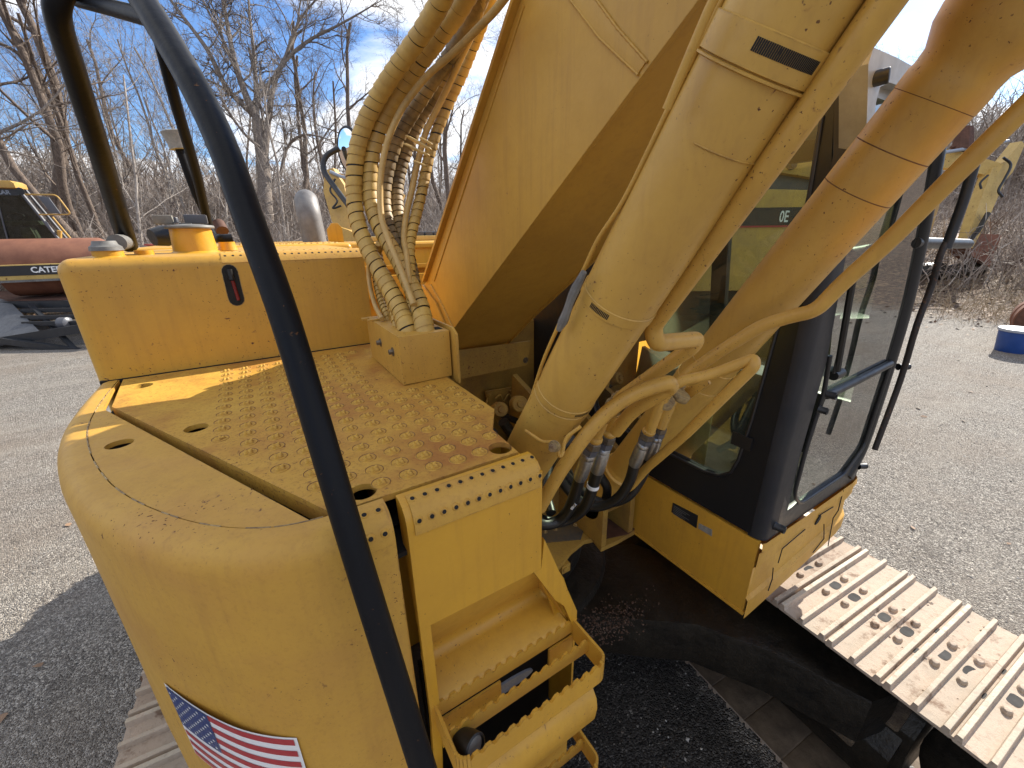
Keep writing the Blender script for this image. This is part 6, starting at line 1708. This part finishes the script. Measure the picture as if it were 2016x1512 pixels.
# ---- blue pail on the gravel and rusty bucket half out of frame
pb = Vector((14.413, 1.664, 0))
PL = root('blue_pail', 'blue plastic pail with a grey rim standing on the gravel', 'pail', (pb.x, pb.y, 0))
b = B(); b.lathe((pb.x, pb.y, .0), (pb.x, pb.y, 1), [(0, .26), (.02, .27), (.50, .32)], 32); b.make('pail_body', 'pail_blue', PL)
b = B(); b.lathe((pb.x, pb.y, .0), (pb.x, pb.y, 1), [(.49, .325), (.50, .34), (.55, .34), (.56, .31), (.565, .2)], 32); b.make('pail_lid', 'pail_rim', PL)
b = B(); b.tube([(pb.x - .1, pb.y - .33, .48), (pb.x + .2, pb.y - .42, .15), (pb.x + .36, pb.y - .15, .46)], .008, 6, smooth=6); b.make('bail_handle', 'steel_fitting', PL)
rb = Vector((16.034, 1.456, 0.341))
RB = root('rusty_barrel', 'brown rusted barrel lying at the edge of the gravel near the blue pail', 'barrel', (rb.x, rb.y, 0))
b = B(); b.lathe((rb.x - .2, rb.y, .55), (rb.x + 1.2, rb.y + .3, .55), [(0, .40), (.02, .55), (.4, .55), (.42, .57), (.44, .55), (.9, .55), (.92, .40)], 32); b.make('barrel_shell', 'rusty_drum', RB)
b = B(); b.lathe((rb.x - .23, rb.y, .55), (rb.x + 1.2, rb.y + .3, .55), [(0, .30), (.02, .52), (.05, .50)], 24); b.make('barrel_end', 'rust_dark', RB)

# ================================================================== woods
def tube_np(P, Rr, n):
    """fast tube for branches: P (k,3), Rr (k,), returns verts, faces"""
    k = len(P); T = np.gradient(P, axis=0); T /= np.linalg.norm(T, axis=1)[:, None] + 1e-9
    ref = np.array([0.31, 0.22, 0.92]) if abs(T[0, 2]) < .9 else np.array([1.0, 0.1, 0])
    Uv = np.cross(T, ref); Uv /= np.linalg.norm(Uv, axis=1)[:, None] + 1e-9; W = np.cross(T, Uv)
    a = np.arange(n) * 2 * np.pi / n
    V = P[:, None, :] + (Uv[:, None, :] * np.cos(a)[None, :, None] + W[:, None, :] * np.sin(a)[None, :, None]) * Rr[:, None, None]
    i = np.arange(n); j = (i + 1) % n; o = (np.arange(k - 1) * n)[:, None]
    F = np.stack([o + i, o + j, o + n + j, o + n + i], 2).reshape(-1, 4)
    return V.reshape(-1, 3), F
class Wood:
    def __init__(s): s.V = []; s.F = []; s.n = 0
    def add(s, P, R_, n):
        V, F = tube_np(P, R_, n); s.V.append(V); s.F.append(F + s.n); s.n += len(V)
    def mesh(s, name, mat):
        me = bpy.data.meshes.new(name)
        V = np.concatenate(s.V); F = np.concatenate(s.F)
        me.vertices.add(len(V)); me.vertices.foreach_set('co', V.ravel())
        me.loops.add(F.size); me.loops.foreach_set('vertex_index', F.ravel())
        me.polygons.add(len(F)); me.polygons.foreach_set('loop_start', np.arange(len(F)) * 4)
        try: me.polygons.foreach_set('loop_total', np.full(len(F), 4))
        except Exception: pass
        me.update(calc_edges=True); me.materials.append(MATS[mat]); me.shade_smooth()
        return me
def make_tree(seed, H, r0, fork, spread, mat, dens=1.0, crook=.10, first=.28):
    R_ = np.random.default_rng(seed); trunk = Wood(); crown = Wood()
    def grow(p, d, L, r, lev, up):
        seg = [9, 8, 6, 4, 3][min(lev, 4)]
        P = [p.copy()]; D_ = d / np.linalg.norm(d); Ds = [D_]
        for i in range(seg):
            D_ = D_ + R_.normal(0, crook * (1 + .35 * lev), 3) + np.array([0, 0, up * (.5 + .5 * i / seg)])
            D_ /= np.linalg.norm(D_); P.append(P[-1] + D_ * L / seg); Ds.append(D_)
        P = np.array(P); tt = np.linspace(0, 1, seg + 1)
        tip = [.35, .22, .18, .25, .3][min(lev, 4)]
        Rr = r * (1 - (1 - tip) * tt ** (.8))
        if lev == 0: Rr[0] *= 1.45
        (trunk if lev == 0 else crown).add(P, Rr, [10, 7, 5, 3, 3][min(lev, 4)])
        if lev >= 4: return
        cnt = int([fork, 9, 8, 6][lev] * dens * (R_.uniform(.8, 1.2)))
        t0 = [first, .22, .15, .1][lev]
        for c in range(cnt):
            t = t0 + (1 - t0) * ((c + R_.uniform(0, 1)) / cnt) ** (.85 if lev == 0 else 1.0)
            t = min(t, 1.0)
            i = min(seg - 1, int(t * seg)); f = t * seg - i; q = P[i] * (1 - f) + P[i + 1] * f; dd = Ds[i]
            az_ = R_.uniform(0, 2 * np.pi) if lev else c * 2.4 + R_.uniform(-.5, .5)
            ang = np.radians(R_.uniform(*[(28, 62), (28, 65), (25, 65), (20, 60)][lev])) * spread
            u = np.cross(dd, [0.2, 0.1, 1.0]); nu = np.linalg.norm(u); u = u / nu if nu > .05 else np.array([1.0, 0, 0]); w = np.cross(dd, u)
            nd = dd * np.cos(ang) + (u * np.cos(az_) + w * np.sin(az_)) * np.sin(ang)
            rr_ = Rr[min(seg, i + 1)] * R_.uniform(.42, .75) * (1 if lev else .9)
            ll = [H * .50, L * .55, L * .50, L * .48][lev] * R_.uniform(.6, 1.15) * (1.1 - .45 * t)
            grow(q, nd, ll, max(rr_, .0065), lev + 1, [.10, .05, .03, .0][lev])
    grow(np.zeros(3), np.array([R_.normal(0, .05), R_.normal(0, .05), 1.0]), H, r0, 0, .03)
    return trunk.mesh('trunk', mat), crown.mesh('crown', mat)
protos = [
    make_tree(3, 19, .44, 9, 1.05, 'bark_grey', .95, .12, .22),
    make_tree(5, 17, .24, 11, .85, 'bark_brown', .85, .09, .30),
    make_tree(8, 15, .17, 11, .70, 'bark_grey', .80, .08, .25),
    make_tree(13, 13, .13, 10, .62, 'bark_pale', .80, .08, .20),
    make_tree(21, 18, .30, 10, .95, 'bark_brown', .9, .13, .35),
    make_tree(34, 10, .09, 10, .75, 'bark_pale', .8, .10, .12),
]
KIND = ['broad bare oak with heavy spreading limbs', 'tall bare tree with brown bark', 'slender bare tree with grey bark', 'thin pale bare tree', 'crooked bare tree with forked dark trunk', 'young pale sapling with fine twigs']
trees_used = 0
def put_tree(x, y, k, rz, s, label=None, group='bare trees standing in the wood', lean=0.0):
    global trees_used
    name = 'bare_tree'
    t = root(name, label or KIND[k] + ' standing in the leafless wood', 'tree', (x, y, ground_h(x, y) - .1), group=group, rz=rz)
    t.scale = (s, s, s)
    t.rotation_euler = (lean, lean * .6, rz)
    for me, nm in zip(protos[k], ('trunk', 'crown')):
        o = bpy.data.objects.new(nm, me); link(o, t)
    trees_used += 1
    return t
def polar(px_, dist):
    """ground point in the direction of an image column, used to space the wood evenly across the view"""
    a = YAW + math.atan((px_ - 1008) / 810.0 / 0.94)
    return dist * math.sin(a), dist * math.cos(a)

def traced_oak():
    R_ = np.random.default_rng(77); trunk = Wood(); crown = Wood()
    base = np.array((1.569, 35.402, 2.817)); base[2] = ground_h(base[0], base[1]) - .1
    tk = np.array([(1.569, 35.402, 2.817), (2.033, 36.02, 4.898), (2.393, 36.675, 6.913), (2.57, 37.443, 8.932), (2.696, 38.008, 10.412)]); tk[0] = base
    def sm(P, k=5): return np.array([v[:] for v in catmull([Vector(p) for p in P], k)])
    P = sm(tk); trunk.add(P - base, np.linspace(.50, .34, len(P)), 12)
    limbs = [([(2.696, 38.008, 10.412), (2.324, 38.248, 11.876), (2.098, 38.654, 13.931), (2.162, 39.605, 16.207), (2.242, 39.796, 18.202), (2.402, 40.311, 21.054)], .26),
             ([(2.524, 38.263, 10.752), (1.278, 38.432, 12.253), (0.653, 39.15, 14.459), (-0.446, 40.155, 16.649), (-1.419, 40.988, 18.626), (-2.523, 41.973, 20.763)], .20),
             ([(2.463, 36.777, 7.249), (3.336, 37.55, 10.267), (3.935, 38.604, 12.101), (5.142, 39.485, 14.4), (7.131, 39.662, 16.192), (9.322, 39.485, 17.457), (11.009, 38.838, 18.364), (12.375, 38.329, 19.133)], .21),
             ([(2.696, 38.008, 10.412), (3.151, 39.392, 12.8), (3.596, 41.027, 15.752), (3.99, 42.735, 18.798), (4.6, 44.505, 22.293)], .20),
             ([(3.329, 36.016, 6.729), (4.068, 35.689, 8.467), (5.038, 34.751, 9.13), (6.175, 33.28, 8.803), (6.737, 32.009, 8.116)], .12),
             ([(2.731, 38.441, 11.456), (4.48, 39.565, 13.645), (6.421, 40.291, 16.629), (7.44, 41.476, 19.362), (8.623, 41.99, 22.224)], .14),
             ([(2.154, 38.62, 13.355), (1.594, 40.547, 16.127), (1.062, 41.888, 18.454), (1.115, 42.239, 20.78)], .12),
             ([(2.795, 37.01, 8.254), (1.666, 36.916, 9.319), (0.896, 37.581, 11.195), (0.782, 37.641, 12.612)], .12),
             ([(5.142, 39.485, 14.4), (6.847, 39.753, 17.438), (8.852, 39.409, 19.495), (10.857, 39.065, 21.552)], .11)]
    def twig(p, d, L, r, lev):
        seg = 4; P = [p]; D_ = d / np.linalg.norm(d)
        for i in range(seg):
            D_ = D_ + R_.normal(0, .20, 3); D_ /= np.linalg.norm(D_); P.append(P[-1] + D_ * L / seg)
        P = np.array(P); crown.add(P - base, r * np.array([1, .8, .62, .45, .28]), 4 if lev < 1 else 3)
        if lev < 3:
            for c in range([5, 4, 3][lev]):
                i = R_.integers(1, seg); q = P[i] + (P[i + 1] - P[i]) * R_.random()
                e = D_ + R_.normal(0, .62, 3) + np.array([0, 0, .12])
                twig(q, e, L * R_.uniform(.38, .68), max(r * .55, .006), lev + 1)
    for pts, r in limbs:
        P = sm(pts); n_ = len(P); crown.add(P - base, r * np.linspace(1, .16, n_), 8)
        for c in range(int(n_ * .62)):
            i = R_.integers(3, n_ - 1); d = P[i] - P[i - 1]; d /= np.linalg.norm(d)
            e = d * .7 + R_.normal(0, .6, 3) + np.array([0, 0, .25])
            twig(P[i], e, R_.uniform(1.6, 3.6), r * (1 - .8 * i / n_) * .42 + .012, 0)
    t = root('bare_tree', 'largest bare oak, thick forked trunk and wide limbs left of the exhaust pipe', 'tree', tuple(base))
    for me, nm in ((trunk.mesh('trunk', 'bark_grey'), 'trunk'), (crown.mesh('crown', 'bark_grey'), 'crown')):
        o = bpy.data.objects.new(nm, me); link(o, t)
traced_oak()
x, y = polar(300, 27); put_tree(x, y, 4, .4, .72, 'crooked dark tree between the two handrail legs', None)
x, y = polar(190, 33); put_tree(x, y, 4, 3.4, .95, 'dark forked tree above the roller cab', None)
x, y = polar(355, 24.5); put_tree(x, y, 5, 1.4, .95, 'thin pale sapling just in front of the wood behind the filler cap', None)
x, y = polar(905, 30); put_tree(x, y, 1, 0.7, .95, 'tall bare tree between the hoses and the boom', None)
x, y = polar(1985, 40); put_tree(x, y, 4, 1.9, .55, 'dark leaning trunk on the bank behind the pale excavator arm', None, lean=.22)
x, y = polar(1925, 46); put_tree(x, y, 1, 4.9, .6, 'bare tree on the bank above the pale excavator', None)
x, y = polar(20, 24); put_tree(x, y, 0, 1.0, .70, 'low wide bare tree reaching in at the far left corner', None)
R2_ = random.Random(5)
ZONES = [(-400, 70, 'at the far left edge beyond the roller cab'), (70, 175, 'over the roller drum'), (175, 255, 'behind the thick left handrail leg'), (255, 345, 'seen between the two near handrail legs'),
         (345, 440, 'behind the filler cap and lamp post'), (440, 560, 'behind the long curved handrail'), (560, 680, 'between the exhaust pipe and the round mirror'), (680, 800, 'seen through the hanging hoses'),
         (800, 960, 'in the gap between hoses and boom'), (960, 1400, 'hidden mostly behind the boom'), (1400, 1700, 'seen through the cab windows'), (1700, 1860, 'beyond the windscreen and the grab rod'), (1860, 3000, 'on the bank beyond the pale excavator')]
WORDS = ['tall brown-barked bare tree', 'tall brown-barked bare tree', 'slender grey bare tree', 'thin pale bare tree', 'crooked dark bare tree', 'young pale sapling']
cols = []
for i in range(104):
    cols.append((-120 + 1330 * (i + R2_.random()) / 104, R2_.uniform(29, 62)))
for i in range(22):
    cols.append((1480 + 560 * (i + R2_.random()) / 22, R2_.uniform(44, 72)))
for pxx, ds in cols:
    x, y = polar(pxx, ds)
    k = R2_.choice([1, 2, 2, 3, 3, 4, 5, 5])
    s = R2_.uniform(.62, 1.0) if pxx < 1300 else R2_.uniform(.45, .68)
    zn = [z_[2] for z_ in ZONES if z_[0] <= pxx < z_[1]][0]
    rk = 'near' if ds < 38 else ('mid-wood' if ds < 50 else 'far back')
    put_tree(x, y, k, R2_.uniform(0, 6.28), s, WORDS[k] + ', ' + rk + ', ' + zn, 'bare trees ' + rk + ' ' + zn)

# tangled undergrowth: thousands of thin stems nobody could count
def tubes_batch(P, R_, n=3):
    """P (m,k,3), R (m,k) -> vertices and quads of m thin tubes"""
    m_, k = P.shape[:2]
    T = np.gradient(P, axis=1); T /= np.linalg.norm(T, axis=2, keepdims=True) + 1e-9
    ref = np.array([0.93, 0.30, 0.21]); Uv = np.cross(T, ref); Uv /= np.linalg.norm(Uv, axis=2, keepdims=True) + 1e-9; W = np.cross(T, Uv)
    a = np.arange(n) * 2 * np.pi / n
    V = P[:, :, None, :] + (Uv[:, :, None, :] * np.cos(a)[None, None, :, None] + W[:, :, None, :] * np.sin(a)[None, None, :, None]) * R_[:, :, None, None]
    i = np.arange(n); j = (i + 1) % n; o = (np.arange(k - 1) * n)[:, None]
    F = np.stack([o + i, o + j, o + n + j, o + n + i], 2).reshape(-1, 4)
    F = F[None] + (np.arange(m_) * k * n)[:, None, None]
    return V.reshape(-1, 3), F.reshape(-1, 4)
ground_hv = np.vectorize(ground_h)
def thicket(name, n, c0, c1, d0, d1, h0, h1, mat, seed, r=.010, kinds=4):
    R_ = np.random.default_rng(seed); w = Wood()
    nz = lambda v: v / (np.linalg.norm(v, axis=-1, keepdims=True) + 1e-9)
    pxx = R_.uniform(c0, c1, n); ds = R_.uniform(d0, d1, n)
    a = YAW + np.arctan((pxx - 1008) / 810.0 / 0.94); x = ds * np.sin(a); y = ds * np.cos(a); z = ground_hv(x, y) - .05
    hh = R_.uniform(h0, h1, n) * (0.6 + .4 * R_.random(n))
    d = nz(np.stack([R_.normal(0, .38, n), R_.normal(0, .38, n), np.ones(n)], 1))
    P = [np.stack([x, y, z], 1)]; droop = R_.uniform(-.02, .22, n)[:, None]
    for j in range(4):
        d = nz(d + R_.normal(0, .16, (n, 3)) + np.stack([d[:, 0], d[:, 1], -np.ones(n)], 1) * droop * .6 * (j / 3)); P.append(P[-1] + d * hh[:, None] / 4)
    P = np.stack(P, 1); rr = r * R_.uniform(.6, 1.6, n) * (hh / h1 + .4)
    V, F = tubes_batch(P, rr[:, None] * np.array([1, .8, .62, .45, .22])); w.V.append(V); w.F.append(F + w.n); w.n += len(V)
    for k in range(kinds):
        j = R_.integers(1, 4, n); ii = np.arange(n); q = P[ii, j] + (P[ii, j + 1] - P[ii, j]) * R_.random((n, 1))
        e = nz(d + R_.normal(0, .75, (n, 3))); l_ = (hh * R_.uniform(.15, .38, n))[:, None]; e2 = nz(e + R_.normal(0, .3, (n, 3)))
        V, F = tubes_batch(np.stack([q, q + e * l_ * .5, q + e * l_ * .5 + e2 * l_ * .5], 1), rr[:, None] * np.array([.5, .38, .2])); w.V.append(V); w.F.append(F + w.n); w.n += len(V)
    me = w.mesh(name, mat); me.shade_flat()
    o = bpy.data.objects.new(name, me); COL.objects.link(o); o['kind'] = 'stuff'
    return o
thicket('undergrowth', 7500, -160, 1250, 23, 36, 1.4, 4.4, 'thicket_wood', 1, .016, 4)
thicket('undergrowth', 8000, -160, 1250, 33, 58, 2.6, 6.5, 'thicket_wood', 2, .026, 4)
thicket('undergrowth', 3400, 1450, 2350, 24, 62, 1.0, 3.4, 'thicket_wood', 3, .021, 4)
thicket('far_wood', 6500, -200, 2300, 58, 110, 6, 12, 'thicket_wood', 4, .065, 3)
thicket('dry_weeds', 2600, 1500, 2400, 17.5, 27, .25, .9, 'dry_grass', 5, .006, 3)
thicket('dry_weeds', 1800, -160, 1250, 20.5, 25, .3, .9, 'dry_grass', 6, .008, 3)
